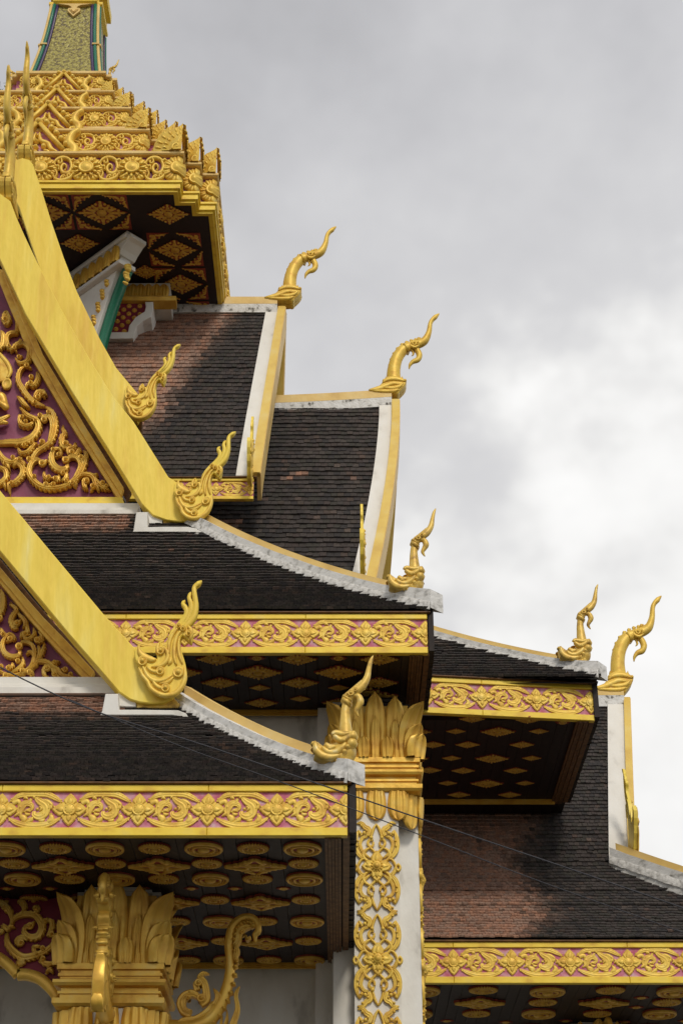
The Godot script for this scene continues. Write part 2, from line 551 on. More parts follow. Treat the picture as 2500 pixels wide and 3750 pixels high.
func medallion_toothed() -> Array:
	begin()
	var o := PackedVector2Array()
	for k in 60:
		var a := TAU * k / 60
		o.append(Vector2(cos(a), sin(a)) * (1.0 if k % 2 else 0.86))
	slab(o, 0.0, 0.16, 0.03)
	var under := finish()
	begin()
	for k in 30:
		var a := TAU * (k + 0.5) / 30
		var q := Vector2(cos(a), sin(a))
		ribbon(PackedVector2Array([q * 0.7, q * 0.86, q * 0.97]), [0.06, 0.07, 0.01], 0.1, 0.14, 0)
	turned(Vector2.ZERO, [0.72, 0.1, 0.7, 0.26, 0.62, 0.27, 0.59, 0.1], 28)
	turned(Vector2.ZERO, [0.4, 0.1, 0.38, 0.27, 0.33, 0.28, 0.3, 0.1], 20)
	turned(Vector2.ZERO, [0.2, 0.1, 0.17, 0.32, 0.0, 0.38], 14)
	for k in 20:
		var a := TAU * k / 20
		dome(Vector2(cos(a), sin(a)) * 0.5, 0.05, 0.1, 0.14, 6, 2)
	return [under, finish()]

func star_outline(rx: float, ry: float, teeth: int, deep: float, pw: float) -> PackedVector2Array:
	var o := PackedVector2Array()
	for k in teeth * 4:
		var a := TAU * k / (teeth * 4)
		var c := absf(cos(a))
		var s := absf(sin(a))
		var r := 1.0 / pow(pow(c, pw) + pow(s, pw), 1.0 / pw)
		if k % 2 == 1:
			r *= deep
		o.append(Vector2(cos(a) * r * rx, sin(a) * r * ry))
	return o

func medallion_winged() -> Array:   # half-width 1, half-height 0.7
	begin()
	var o := PackedVector2Array()
	var q := [1.0, 0.0, 0.8, 0.13, 0.72, 0.1, 0.66, 0.24, 0.52, 0.2, 0.46, 0.36, 0.34, 0.34, 0.36, 0.5, 0.2, 0.48, 0.16, 0.62, 0.0, 0.72]
	for sgn in [[1, 1], [-1, 1], [-1, -1], [1, -1]]:
		var idx := range(0, q.size(), 2)
		if sgn[0] * sgn[1] < 0:
			idx = range(q.size() - 2, -1, -2)
		for i in idx:
			var v := Vector2(q[i] * sgn[0], q[i + 1] * sgn[1])
			if o.size() == 0 or (o[o.size() - 1].distance_to(v) > 0.01 and o[0].distance_to(v) > 0.01):
				o.append(v)
	slab(o, 0.0, 0.14, 0.03)
	var under := finish()
	begin()
	for i in o.size():
		var p0 := o[i]
		var p1 := o[(i + 1) % o.size()]
		ribbon(PackedVector2Array([p0 * 0.95, (p0 + p1) * 0.475, p1 * 0.95]), [0.035, 0.04, 0.035], 0.1, 0.1, 0)
	for sx in [-1.0, 1.0]:
		for sy in [-1.0, 1.0]:
			ribbon(curve(PackedVector2Array([Vector2(0.2 * sx, 0.1 * sy), Vector2(0.4 * sx, 0.2 * sy), Vector2(0.6 * sx, 0.12 * sy), Vector2(0.92 * sx, 0.01 * sy)]), 3), [0.05, 0.08, 0.06, 0.01], 0.1, 0.12, 0)
			ribbon(curve(PackedVector2Array([Vector2(0.12 * sx, 0.25 * sy), Vector2(0.28 * sx, 0.36 * sy), Vector2(0.14 * sx, 0.52 * sy), Vector2(0.02 * sx, 0.66 * sy)]), 3), [0.05, 0.08, 0.05, 0.01], 0.1, 0.12, 0)
	turned(Vector2.ZERO, [0.26, 0.12, 0.25, 0.22, 0.19, 0.24, 0.16, 0.1, 0.14, 0.1, 0.12, 0.25, 0.0, 0.3], 16, 1.2)
	return [under, finish()]

func medallion_diamond(ry := 0.66) -> Array:   # jagged lozenge, half-width 1
	begin()
	slab(star_outline(1.0, ry, 9, 0.86, 0.95), 0.0, 0.1, 0.02)
	var under := finish()
	begin()
	for k in 24:
		var a2 := TAU * k / 24
		var r2 := 0.84 / (absf(cos(a2)) + absf(sin(a2)))
		dome(Vector2(cos(a2) * r2, sin(a2) * r2 * ry), 0.07, 0.08, 0.09, 6, 2)
	for k in 12:
		var a := TAU * k / 12
		var c := absf(cos(a))
		var s := absf(sin(a))
		var r := 1.0 / (c + s)
		var e := Vector2(cos(a) * r, sin(a) * r * ry)
		ribbon(PackedVector2Array([e * 0.35, e * 0.55, e * 0.7, e * 0.92]), [0.05, 0.08, 0.06, 0.01], 0.07, 0.09, 0)
	turned(Vector2.ZERO, [0.36, 0.08, 0.35, 0.16, 0.3, 0.18, 0.27, 0.06], 20)
	turned(Vector2.ZERO, [0.2, 0.08, 0.18, 0.17, 0.0, 0.22], 16)
	return [under, finish()]

func medallion_star() -> Array:
	begin()
	slab(star_outline(1.0, 0.75, 5, 0.72, 1.6), 0.0, 0.14, 0.03)
	var under := finish()
	begin()
	turned(Vector2.ZERO, [0.55, 0.12, 0.5, 0.2, 0.36, 0.2, 0.3, 0.06, 0.2, 0.24, 0.0, 0.3], 14)
	return [under, finish()]

# fretted triangle for ceiling corners: right angle at the origin
func medallion_corner() -> Array:
	begin()
	var o := PackedVector2Array([Vector2(0, 0), Vector2(1, 0), Vector2(0.9, 0.08), Vector2(0.78, 0.07), Vector2(0.7, 0.2), Vector2(0.56, 0.2), Vector2(0.5, 0.36), Vector2(0.36, 0.36), Vector2(0.3, 0.54), Vector2(0.19, 0.56), Vector2(0.14, 0.74), Vector2(0.06, 0.78), Vector2(0, 0.92)])
	slab(o, 0.0, 0.06, 0.015)
	var under := finish()
	begin()
	for i in range(1, o.size() - 1):
		dome(o[i] * 0.92 + Vector2(0.01, 0.01), 0.045, 0.08, 0.04, 6, 2)
	ribbon(curve(PackedVector2Array([Vector2(0.9, 0.04), Vector2(0.6, 0.1), Vector2(0.4, 0.16), Vector2(0.3, 0.3), Vector2(0.16, 0.3), Vector2(0.14, 0.16), Vector2(0.24, 0.14)]), 4), [0.01, 0.05, 0.06, 0.05, 0.05, 0.04, 0.03], 0.06, 0.05, 0)
	ribbon(curve(PackedVector2Array([Vector2(0.04, 0.8), Vector2(0.1, 0.6), Vector2(0.14, 0.45), Vector2(0.08, 0.36)]), 4), [0.01, 0.05, 0.05, 0.03], 0.06, 0.05, 0)
	dome(Vector2(0.22, 0.22), 0.06, 0.08, 0.05, 8, 2)
	return [under, finish()]

func medallion(kind: String, called: String, t: Node3D, x: Transform3D) -> void:
	var o := put(L[kind][0], called, M.red_brown, t, x)  # ground plate red-brown, darker than the relief over it
	put(L[kind][1], "gilt_relief", M.gold_leaf, o)

# curled flame finial at the foot of a bargeboard (traced units, 2000 high -> metres)
func hook_mesh() -> Array:
	var s := 0.00088
	var ox := 640.0
	var oy := 2130.0
	var r := []
	begin()
	slab(curve(Q([235, 1245, 300, 1370, 400, 1470, 560, 1505, 540, 1400, 600, 1210, 650, 1310, 705, 1290, 725, 1130, 790, 990, 870, 905, 1000, 960, 1110, 960, 1145, 1080, 1130, 1230, 1040, 1165, 970, 1110, 935, 1200, 960, 1350, 1020, 1510, 1068, 1680, 1060, 1850, 1000, 2000, 880, 2095, 740, 2130, 600, 2080, 500, 1980, 430, 1880, 330, 1790, 270, 1650, 190, 1520, 160, 1370], ox, oy, s), 2), -0.07, 0.06, 0.014)
	r.append(finish())
	begin()
	for a in [[[930, 1000, 1080, 860, 1150, 740, 1170, 560, 1140, 380, 1130, 260, 1200, 185, 1255, 125], [62, 62, 52, 46, 42, 36, 38, 4]],
		[[900, 985, 1020, 840, 1085, 690, 1090, 560, 1050, 450, 1060, 380, 1075, 325], [50, 55, 50, 40, 34, 30, 4]],
		[[870, 960, 980, 820, 1022, 720, 1000, 620, 945, 550, 960, 510, 980, 470], [50, 52, 46, 38, 30, 26, 4]]]:
		var w := []
		for q in a[1]:
			w.append(q * s)
		var p := curve(Q(a[0], ox, oy, s), 4)
		ribbon(p, w, 0.1, -0.04, 2)
	r.append(finish())
	begin()
	for a in [[[330, 1640, 420, 1800, 540, 1880, 700, 1870, 830, 1790], [20, 40, 46, 40, 14]],
		[[262, 1660, 340, 1800, 430, 1900, 485, 2000, 600, 2085, 740, 2120, 900, 2085, 1005, 1975, 1052, 1820, 1040, 1640], [14, 34, 38, 38, 40, 42, 46, 46, 40, 14]],
		[[500, 1830, 545, 1930, 620, 1990, 700, 2010], [16, 34, 40, 26]],
		[[390, 1640, 470, 1710, 560, 1735, 640, 1720], [12, 34, 36, 22]],
		[[470, 1650, 600, 1640, 700, 1580, 745, 1480, 720, 1380, 660, 1330], [10, 36, 44, 44, 36, 20]],
		[[760, 1440, 755, 1250, 800, 1110, 880, 1000], [22, 34, 34, 22]],
		[[900, 1620, 850, 1450, 850, 1250, 890, 1110, 940, 1050], [18, 36, 38, 34, 20]],
		[[1000, 1600, 940, 1450, 915, 1300, 925, 1150], [10, 34, 34, 12]],
		[[860, 1820, 760, 1910, 620, 1930], [16, 40, 10]],
		[[230, 1280, 260, 1400, 350, 1480, 480, 1530, 550, 1520], [8, 44, 60, 54, 16]],
		[[590, 1230, 560, 1320, 570, 1400, 640, 1440], [8, 36, 40, 24]],
		[[1060, 960, 1110, 1020, 1120, 1100, 1110, 1210], [20, 40, 40, 8]],
		[[780, 1480, 790, 1560, 760, 1620], [10, 44, 10]]]:
		var w := []
		for q in a[1]:
			w.append(q * s)
		ribbon(curve(Q(a[0], ox, oy, s), 4), w, 0.05, 0.05, 0)
	r.append(finish())
	begin()
	boss(Vector2.ZERO, 1.1, 0.9, 0.0)
	r.append(finish())
	for b in [[320, 1555, 78], [615, 1385, 62], [630, 1722, 66], [935, 1745, 84], [738, 2005, 70], [898, 958, 42], [978, 1000, 46], [1082, 1085, 52]]:
		r.append(Transform3D(Basis().scaled(Vector3(b[2] * s, b[2] * s, 0.08)), Vector3((b[0] - ox) * s, (oy - b[1]) * s, 0.055)))
	return r

func hook(parent: Node, x: Transform3D) -> void:
	var h := put(L.hook[0], "flame_finial", M.gold_board, parent, x)
	put(L.hook[1], "flame_tongues", M.gold_board, h)
	put(L.hook[2], "scroll_relief", M.gold_carved, h)
	for k in range(4, L.hook.size()):
		put(L.hook[3], "spiral_boss", M.gold_carved, h, L.hook[k])

# ridge finial: swan-necked serpent; traced units, neck leans to +x
func swan_meshes() -> Array:
	var s := 0.00432
	var ox := 375.0
	var oy := 628.0
	var r := []
	begin()   # neck, head and upswept crest
	var path := curve(Q([368, 575, 362, 520, 366, 460, 385, 400, 425, 350, 475, 326, 530, 312, 568, 288, 592, 240, 602, 190, 616, 165, 638, 146, 662, 126], ox, oy, s), 4)
	loft(lift(path), [0.17, 0.165, 0.16, 0.15, 0.14, 0.115, 0.11, 0.115, 0.1, 0.085, 0.07, 0.06, 0.012], [0.2, 0.195, 0.175, 0.16, 0.14, 0.105, 0.1, 0.1, 0.075, 0.06, 0.055, 0.06, 0.01], Vector3(0, 0, 1), 12)
	r.append(finish())
	begin()   # beak
	loft(lift(curve(Q([492, 330, 515, 352, 527, 382, 515, 408, 485, 420, 466, 440, 460, 464], ox, oy, s), 4)), [0.07, 0.075, 0.075, 0.07, 0.055, 0.045, 0.01], [0.06, 0.075, 0.085, 0.07, 0.055, 0.04, 0.01], Vector3(0, 0, 1), 10)
	loft(lift(curve(Q([480, 345, 490, 372, 478, 386], ox, oy, s), 3)), [0.04, 0.035, 0.006], [0.03, 0.03, 0.006], Vector3(0, 0, 1), 8)
	r.append(finish())
	begin()   # collar, eyes and crest scales
	loft(lift(Q([428, 326, 446, 345, 458, 362], ox, oy, s)), [0.15, 0.165, 0.15], [0.05, 0.06, 0.05], Vector3(0, 0, 1), 10)
	for sd in [-1.0, 1.0]:
		T = Transform3D(Basis(Vector3.UP, 0.0 if sd > 0 else PI), Vector3(0, 0, 0))
		for e in [[497, 318, 0.07], [478, 322, 0.05], [518, 318, 0.045]]:
			boss(Vector2((e[0] - ox) * s * sd, (oy - e[1]) * s), e[2], 0.06, 0.085)
		ribbon(curve(mir(Q([505, 305, 470, 330, 500, 345, 528, 330], ox, oy, s), sd, 1), 3), [0.01, 0.03, 0.035, 0.01], 0.05, 0.08, 0)
	T = Transform3D.IDENTITY
	for k in 6:
		var c := Vector2(lerpf(492, 555, k / 5.0), lerpf(312, 284, k / 5.0))
		loft(lift(Q([c.x, c.y + 6, c.x + 2, c.y - 8, c.x + 10, c.y - 16], ox, oy, s)), [0.04, 0.035, 0.006], [0.045, 0.035, 0.006], Vector3(0, 0, 1), 6)
	for k in 12:
		var q := path[3 + k * 2]
		var t := (path[4 + k * 2] - path[2 + k * 2]).normalized()
		var nn := Vector2(-t.y, t.x)
		loft(lift(PackedVector2Array([q + nn * 0.1, q + nn * 0.165 - t * 0.04])), [0.05, 0.02], [0.07, 0.03], Vector3(0, 0, 1), 6)
	r.append(finish())
	begin()   # saddle that grips the ridge end
	for sd in [-1.0, 1.0]:
		T = Transform3D(Basis(), Vector3(0, 0, -0.2 if sd < 0 else 0.0))
		slab(curve(Q([200, 616, 250, 600, 290, 565, 300, 545, 335, 528, 395, 530, 425, 545, 440, 562, 425, 590, 395, 618, 380, 632, 330, 622, 270, 628], ox, oy, s), 2), 0.0, 0.2, 0.03)
	T = Transform3D.IDENTITY
	for a in [[[205, 614, 260, 606, 310, 588, 350, 575, 400, 580], [0.02, 0.06, 0.06, 0.05, 0.02]],
		[[290, 570, 330, 550, 380, 548, 430, 562], [0.02, 0.05, 0.055, 0.02]],
		[[300, 600, 350, 602, 395, 592, 420, 570], [0.02, 0.05, 0.05, 0.02]],
		[[230, 618, 300, 620, 360, 618, 390, 610], [0.02, 0.04, 0.045, 0.02]]]:
		for sd in [0, 1]:
			T = Transform3D.IDENTITY if sd == 0 else Transform3D(Basis(Vector3.UP, PI), Vector3.ZERO)
			ribbon(curve(mir(Q(a[0], ox, oy, s), 1 if sd == 0 else -1, 1), 3), a[1], 0.05, 0.19, 0)
	for k in 9:
		for sd in [0, 1]:
			T = Transform3D.IDENTITY if sd == 0 else Transform3D(Basis(Vector3.UP, PI), Vector3.ZERO)
			var c := Vector2((lerpf(300, 432, k / 8.0) - ox) * s * (1 if sd == 0 else -1), (oy - lerpf(545, 556, absf(k - 4) / 4.0)) * s)
			dome(c, 0.045, 0.06, 0.18, 6, 2)
	T = Transform3D.IDENTITY
	for k in 5:
		var q := Q([318 + k * 24, 540, 312 + k * 26, 500 + absf(k - 2) * 8], ox, oy, s)
		loft(lift(q), [0.14, 0.1], [0.06, 0.008], Vector3(0, 0, 1), 6)
	r.append(finish())
	return r

func swan(label: String, at: Vector3, turn: float, size: float, group: String, m: Material, slim := 1.0) -> Node3D:
	var t := thing("ridge_finial", label, "roof finial", at, group)
	t.rotation.y = turn
	t.scale = Vector3(size * 0.97, size * 1.24, size * slim)
	put(L.swan[0], "neck", m, t)
	put(L.swan[1], "beak", m, t)
	put(L.swan[2], "crest_and_collar", m, t)
	put(L.swan[3], "saddle", m, t)
	return t

# corner serpent standing on a hip ridge; traced units
func serpent_meshes() -> Array:
	var s := 0.00196
	var ox := 770.0
	var oy := 1285.0
	var r := []
	begin()
	var path := curve(Q([800, 1150, 800, 1060, 797, 970, 797, 880, 812, 805, 850, 750, 905, 705, 945, 640, 962, 560, 976, 500, 992, 464], ox, oy, s), 4)
	loft(lift(path), [0.1, 0.085, 0.07, 0.058, 0.052, 0.052, 0.055, 0.045, 0.034, 0.024, 0.006], [0.115, 0.095, 0.076, 0.06, 0.055, 0.06, 0.062, 0.048, 0.033, 0.025, 0.006], Vector3(0, 0, 1), 12)
	r.append(finish())
	begin()
	loft(lift(curve(Q([850, 770, 885, 775, 900, 815, 885, 850, 870, 885, 888, 926], ox, oy, s), 4)), [0.04, 0.05, 0.05, 0.038, 0.03, 0.006], [0.03, 0.045, 0.052, 0.04, 0.03, 0.008], Vector3(0, 0, 1), 10)
	r.append(finish())
	begin()
	loft(lift(Q([775, 800, 805, 825, 835, 850], ox, oy, s)), [0.075, 0.1, 0.075], [0.035, 0.05, 0.035], Vector3(0, 0, 1), 10)
	loft(lift(Q([778, 780, 805, 795, 838, 820], ox, oy, s)), [0.07, 0.09, 0.07], [0.03, 0.03, 0.03], Vector3(0, 0, 1), 10)
	for k in 9:
		var c := Vector2(lerpf(800, 905, k / 8.0), lerpf(768, 672, k / 8.0))
		loft(lift(Q([c.x + 10, c.y + 12, c.x, c.y - 6, c.x + 6, c.y - 22], ox, oy, s)), [0.035, 0.035, 0.006], [0.04, 0.035, 0.006], Vector3(0, 0, 1), 6)
	for sd in [-1.0, 1.0]:
		T = Transform3D(Basis(Vector3.UP, 0.0 if sd > 0 else PI), Vector3.ZERO)
		for e in [[835, 762, 0.045], [865, 735, 0.035], [812, 772, 0.03]]:
			boss(Vector2((e[0] - ox) * s * sd, (oy - e[1]) * s), e[2], 0.04, 0.055)
	T = Transform3D.IDENTITY
	r.append(finish())
	begin()   # chest, ruff and lion-like face at the foot
	loft(lift(curve(Q([590, 1215, 660, 1230, 730, 1210, 790, 1150, 815, 1100], ox, oy, s), 3)), [0.1, 0.15, 0.18, 0.16, 0.11], [0.06, 0.085, 0.12, 0.135, 0.12], Vector3(0, 0, 1), 12)
	loft(lift(curve(Q([700, 1270, 760, 1240, 810, 1190, 835, 1150], ox, oy, s), 3)), [0.12, 0.17, 0.17, 0.12], [0.05, 0.12, 0.13, 0.08], Vector3(0, 0, 1), 12)
	for sd in [-1.0, 1.0]:
		T = Transform3D(Basis(Vector3.UP, 0.0 if sd > 0 else PI), Vector3.ZERO)
		for a in [[[590, 1140, 600, 1200, 640, 1240, 700, 1255, 760, 1240], [0.02, 0.05, 0.06, 0.05, 0.02]],
			[[640, 1180, 670, 1215, 720, 1220, 770, 1190, 800, 1150], [0.02, 0.05, 0.05, 0.05, 0.02]],
			[[660, 1160, 690, 1185, 730, 1180], [0.03, 0.05, 0.03]],
			[[720, 1100, 760, 1130, 800, 1120, 840, 1090, 860, 1070], [0.03, 0.05, 0.05, 0.05, 0.02]],
			[[710, 1095, 730, 1080, 790, 1090, 850, 1075], [0.03, 0.045, 0.045, 0.02]]]:
			ribbon(curve(mir(Q(a[0], ox, oy, s), sd, 1), 3), a[1], 0.06, 0.14, 0)
		for e in [[845, 1100, 0.075], [838, 1150, 0.085], [785, 1135, 0.05], [690, 1195, 0.05], [790, 1215, 0.05], [810, 1180, 0.05]]:
			dome(Vector2((e[0] - ox) * s * sd, (oy - e[1]) * s), e[2], 0.09, 0.12, 8, 3)
		for k in 11:
			var c := Q([lerpf(578, 800, k / 10.0), 1150 + 125 * sin(PI * 0.62 * k / 10.0)], ox, oy, s)[0]
			dome(Vector2(c.x * sd, c.y), 0.04, 0.07, 0.1, 6, 2)
	T = Transform3D.IDENTITY
	slab(curve(Q([575, 1140, 610, 1132, 650, 1165, 700, 1150, 720, 1180, 700, 1260, 640, 1262, 596, 1230], ox, oy, s), 2), -0.12, 0.12, 0.02)
	r.append(finish())
	return r

func serpent(label: String, at: Vector3, size: float) -> Node3D:
	var t := thing("corner_serpent", label, "roof finial", at, "serpent finials on the hip corners")
	t.scale = Vector3(size, size, size)
	put(L.serpent[0], "neck", M.gold_weathered, t)
	put(L.serpent[1], "beak", M.gold_weathered, t)
	put(L.serpent[2], "crest_and_collar", M.gold_weathered, t)
	put(L.serpent[3], "ruffed_base", M.gold_weathered, t)
	return t

# tall lotus leaf: width W, height H, tip bending out by "flare"
func leaf(W: float, H: float, flare: float, thick := 0.05, pw := 3.0) -> void:
	var nx := 12
	var ny := 11
	for side in 2:
		var last := []
		for j in ny + 1:
			var t := float(j) / ny
			var w := W * 0.5 * (0.84 + 0.16 * sin(t * PI)) * pow(maxf(0.0, 1.0 - pow(t, 7.0)), 0.56)
			var z0 := flare * pow(t, pw)
			var y := H * (t - 0.1 * flare / H * pow(t, 6.0))
			var row := []
			for i in nx + 1:
				var u := -1.0 + 2.0 * i / nx
				var rib := 0.045 * (1.0 - u * u) + 0.026 * cos(u * PI * 3.0)
				row.append(Vector3(u * w, y, z0 + (rib * (W / 0.4) + thick if side == 0 else 0.0) * (1.0 - 0.6 * t * t)))
			if j > 0:
				for i in nx:
					if side == 0:
						quad(last[i], last[i + 1], row[i + 1], row[i])
					else:
						quad(last[i + 1], last[i], row[i], row[i + 1])
			if side == 0 and j > 0:
				pass
			last = row
	for e in [-1.0, 1.0]:
		var prev := []
		for j in ny + 1:
			var t := float(j) / ny
			var w := W * 0.5 * (0.84 + 0.16 * sin(t * PI)) * pow(maxf(0.0, 1.0 - pow(t, 7.0)), 0.56)
			var z0 := flare * pow(t, pw)
			var y := H * (t - 0.1 * flare / H * pow(t, 6.0))
			var f := (0.022 * cos(PI * 3.0) * (W / 0.4) + thick) * (1.0 - 0.6 * t * t)
			var c := [Vector3(e * w, y, z0), Vector3(e * w, y, z0 + f)]
			if j > 0:
				if e > 0:
					quad(prev[1], prev[0], c[0], c[1])
				else:
					quad(prev[0], prev[1], c[1], c[0])
			prev = c

# openwork panel of the white column: one quarter traced, mirrored four ways
func pillar_fret() -> ArrayMesh:
	begin()
	var s := 0.00099
	for sx in [-1.0, 1.0]:
		for sy in [-1.0, 1.0]:
			for a in [[[553, 110, 600, 190, 622, 260, 640, 320, 628, 350], [10, 26, 22, 22, 12]],
				[[610, 380, 650, 360, 690, 395, 690, 440, 650, 480, 610, 450, 605, 400], [14, 20, 22, 22, 20, 20, 14]],
				[[690, 440, 650, 500, 600, 545, 570, 600, 560, 680], [16, 22, 22, 20, 14]],
				[[650, 490, 730, 530, 772, 590, 765, 640, 720, 690, 660, 720], [12, 26, 30, 30, 26, 14]],
				[[700, 318, 770, 330, 815, 390, 818, 460, 790, 540, 740, 600, 660, 660], [12, 26, 28, 28, 28, 24, 12]],
				[[855, 215, 880, 300, 895, 380, 893, 470, 865, 560, 810, 630, 760, 660], [6, 30, 38, 40, 40, 34, 10]],
				[[700, 310, 672, 230, 690, 190, 740, 165, 775, 120, 820, 95, 880, 108], [26, 40, 44, 40, 34, 26, 5]],
				[[800, 300, 830, 250, 855, 205], [30, 30, 5]],
				[[735, 665, 800, 680, 845, 740, 862, 790], [14, 22, 24, 16]]]:
				var w := []
				for q in a[1]:
					w.append(q * s)
				ribbon(curve(mir(Q(a[0], 553, 790, s), sx, sy), 4), w, 0.045, 0.0, 1 if a[1].size() > 6 else 0)
			for b in [[755, 262, 34], [800, 145, 24], [862, 388, 22], [872, 470, 22], [820, 272, 22], [715, 225, 22], [640, 335, 34]]:
				dome(Vector2((b[0] - 553) * s * sx, (790 - b[1]) * s * sy), b[2] * s, 0.03, 0.035, 8, 2)
		ribbon(curve(mir(Q([862, 770, 880, 840, 915, 850, 935, 800, 905, 755, 880, 790], 553, 790, s), sx, 1), 4), [0.016, 0.022, 0.022, 0.022, 0.02, 0.012], 0.045, 0.0, 0)
		ribbon(curve(mir(Q([862, 810, 850, 870, 810, 920, 750, 945], 553, 790, s), sx, 1), 4), [0.012, 0.022, 0.022, 0.012], 0.04, 0.0, 0)
	for k in 4:
		T = Transform3D(Basis(), Vector3(0, 0, 0.01))
		petal(PI / 2 * k, 0.06, 0.25, 0.1, 0.05)
		for q in [-0.35, 0.35]:
			petal(PI / 2 * k + q, 0.06, 0.19, 0.05, 0.06, 0.0, false)
	T = Transform3D.IDENTITY
	for k in 12:
		var a := TAU * k / 12
		dome(Vector2(cos(a), sin(a)) * 0.085, 0.024, 0.03, 0.06, 6, 2)
	turned(Vector2.ZERO, [0.075, 0.05, 0.07, 0.1, 0.055, 0.09, 0.045, 0.11, 0.0, 0.125], 16)
	return finish()

# sunflower of the spire friezes, radius 1
func sunflower(folded := false) -> ArrayMesh:
	begin()
	fold = folded
	for k in 24:
		var a := TAU * k / 24
		var e := Vector2(cos(a), sin(a))
		ribbon(PackedVector2Array([e * 0.4, e * 0.65, e * 0.88, e * 1.0]), [0.06, 0.11, 0.13, 0.05], 0.26 if k % 2 == 0 else 0.2, 0.0, 0)
		if k % 2 == 0 and not folded:
			ribbon(PackedVector2Array([e * 0.5, e * 0.62, e * 0.78]), [0.05, 0.1, 0.05], 0.12, 0.24, 0)
	turned(Vector2.ZERO, [0.98, -0.02, 0.96, 0.14, 0.5, 0.2], 24)
	turned(Vector2.ZERO, [0.46, 0.1, 0.46, 0.36, 0.4, 0.42, 0.35, 0.36, 0.3, 0.38, 0.16, 0.46, 0.0, 0.48], 24)
	return finish()

# curled foliage block between sunflowers, half-width 1, half-height 0.95
func foliage_block(sd: int) -> ArrayMesh:
	begin()
	var r := RandomNumberGenerator.new()
	r.seed = sd
	for a in [[[-1.0, 0.3, -0.7, 0.75, -0.2, 0.9, 0.3, 0.82, 0.75, 0.6, 0.95, 0.2], [0.06, 0.13, 0.16, 0.16, 0.14, 0.05]],
		[[-1.0, -0.3, -0.75, -0.7, -0.3, -0.9, 0.2, -0.86, 0.6, -0.66, 0.85, -0.75, 1.0, -0.6], [0.06, 0.14, 0.16, 0.16, 0.12, 0.1, 0.05]],
		[[0.55, -0.6, 0.72, -0.2, 0.6, 0.2, 0.25, 0.35, -0.1, 0.22, -0.22, -0.1, -0.02, -0.35, 0.22, -0.25, 0.22, -0.02], [0.12, 0.17, 0.18, 0.18, 0.16, 0.14, 0.11, 0.09, 0.06]],
		[[-0.3, -0.8, -0.2, -0.55, -0.35, -0.4, -0.55, -0.5, -0.5, -0.65], [0.07, 0.11, 0.1, 0.08, 0.05]],
		[[-0.7, 0.7, -0.55, 0.4, -0.7, 0.15, -0.9, 0.1], [0.07, 0.12, 0.1, 0.05]],
		[[-0.2, 0.85, -0.1, 0.6, 0.15, 0.55, 0.3, 0.66], [0.06, 0.11, 0.1, 0.05]],
		[[0.5, 0.75, 0.42, 0.55, 0.58, 0.42, 0.75, 0.5], [0.06, 0.1, 0.09, 0.05]],
		[[-0.9, -0.4, -0.7, -0.2, -0.45, -0.2, -0.42, 0.02], [0.07, 0.12, 0.1, 0.05]],
		[[0.85, 0.1, 0.92, -0.2, 0.85, -0.45], [0.05, 0.09, 0.05]]]:
		ribbon(curve(Q(a[0], 0, 0, 1.0), 4), a[1], 0.24 + r.randf() * 0.06, 0.0, 0)
	for c in [[0.14, 0.12], [-0.5, -0.55], [-0.62, 0.2], [0.1, 0.72], [0.6, 0.52], [-0.6, 0.75], [0.95, -0.62], [0.35, -0.75], [-0.45, 0.05]]:
		dome(Vector2(c[0] + r.randf_range(-0.03, 0.03), -c[1]), 0.11, 0.2, 0.1, 8, 2)
	return finish()

# leaf-shaped antefix folded round a corner: half-width 1, height 1.25
func antefix() -> ArrayMesh:
	begin()
	fold = true
	for lay in [[1.0, 1.28, 0.06], [0.72, 0.98, 0.12], [0.42, 0.7, 0.18]]:
		var w: float = lay[0]
		var h: float = lay[1]
		var up := PackedVector2Array()
		for q in [[-1.0, 0.0], [-1.0, 0.22], [-0.92, 0.42], [-0.74, 0.62], [-0.5, 0.78], [-0.26, 0.87], [-0.1, 0.94], [0.0, 1.0]]:
			up.append(Vector2(q[0] * w, q[1] * h))
		for sd in [-1.0, 1.0]:
			# fan of strips between the outline and the corner line
			for i in up.size() - 1:
				var a := up[i]
				var b := up[i + 1]
				var z0: float = lay[2]
				var pa := Vector3(a.x * -sd, a.y, z0)
				var pb := Vector3(b.x * -sd, b.y, z0)
				var ca := Vector3(0.0001 * -sd * -1.0, a.y, z0 + 0.05)
				var cb := Vector3(0.0001 * -sd * -1.0, b.y, z0 + 0.05)
				if sd < 0:
					quad(pa, ca, cb, pb)
					quad(Vector3(pa.x, pa.y, z0 - 0.09), pa, pb, Vector3(pb.x, pb.y, z0 - 0.09))
				else:
					quad(ca, pa, pb, cb)
					quad(pa, Vector3(pa.x, pa.y, z0 - 0.09), Vector3(pb.x, pb.y, z0 - 0.09), pb)
			if lay[0] > 0.5:
				for i in 6:
					var t := 0.1 + 0.15 * i
					var k := mini(int(t * 7), 6)
					var q := up[k].lerp(up[k + 1], t * 7 - k)
					var e := q * 0.97
					var g := Vector2(q.x * 0.76, q.y * 0.8 - 0.03)
					ribbon(PackedVector2Array([Vector2(g.x * -sd, g.y), Vector2((g.x + e.x) * 0.5 * -sd, (g.y + e.y) * 0.5 + 0.02), Vector2(e.x * -sd, e.y)]), [0.02, 0.055, 0.03], 0.06, lay[2], 0)
			else:
				ribbon(curve(PackedVector2Array([Vector2(-0.34 * -sd, 0.02), Vector2(-0.3 * -sd, 0.2), Vector2(-0.16 * -sd, 0.26), Vector2(-0.12 * -sd, 0.14), Vector2(-0.2 * -sd, 0.1)]), 3), [0.03, 0.04, 0.04, 0.03, 0.02], 0.05, lay[2], 0)
				ribbon(curve(PackedVector2Array([Vector2(-0.14 * -sd, 0.3), Vector2(-0.1 * -sd, 0.45), Vector2(-0.03 * -sd, 0.6)]), 3), [0.02, 0.04, 0.02], 0.05, lay[2], 0)
	return finish()

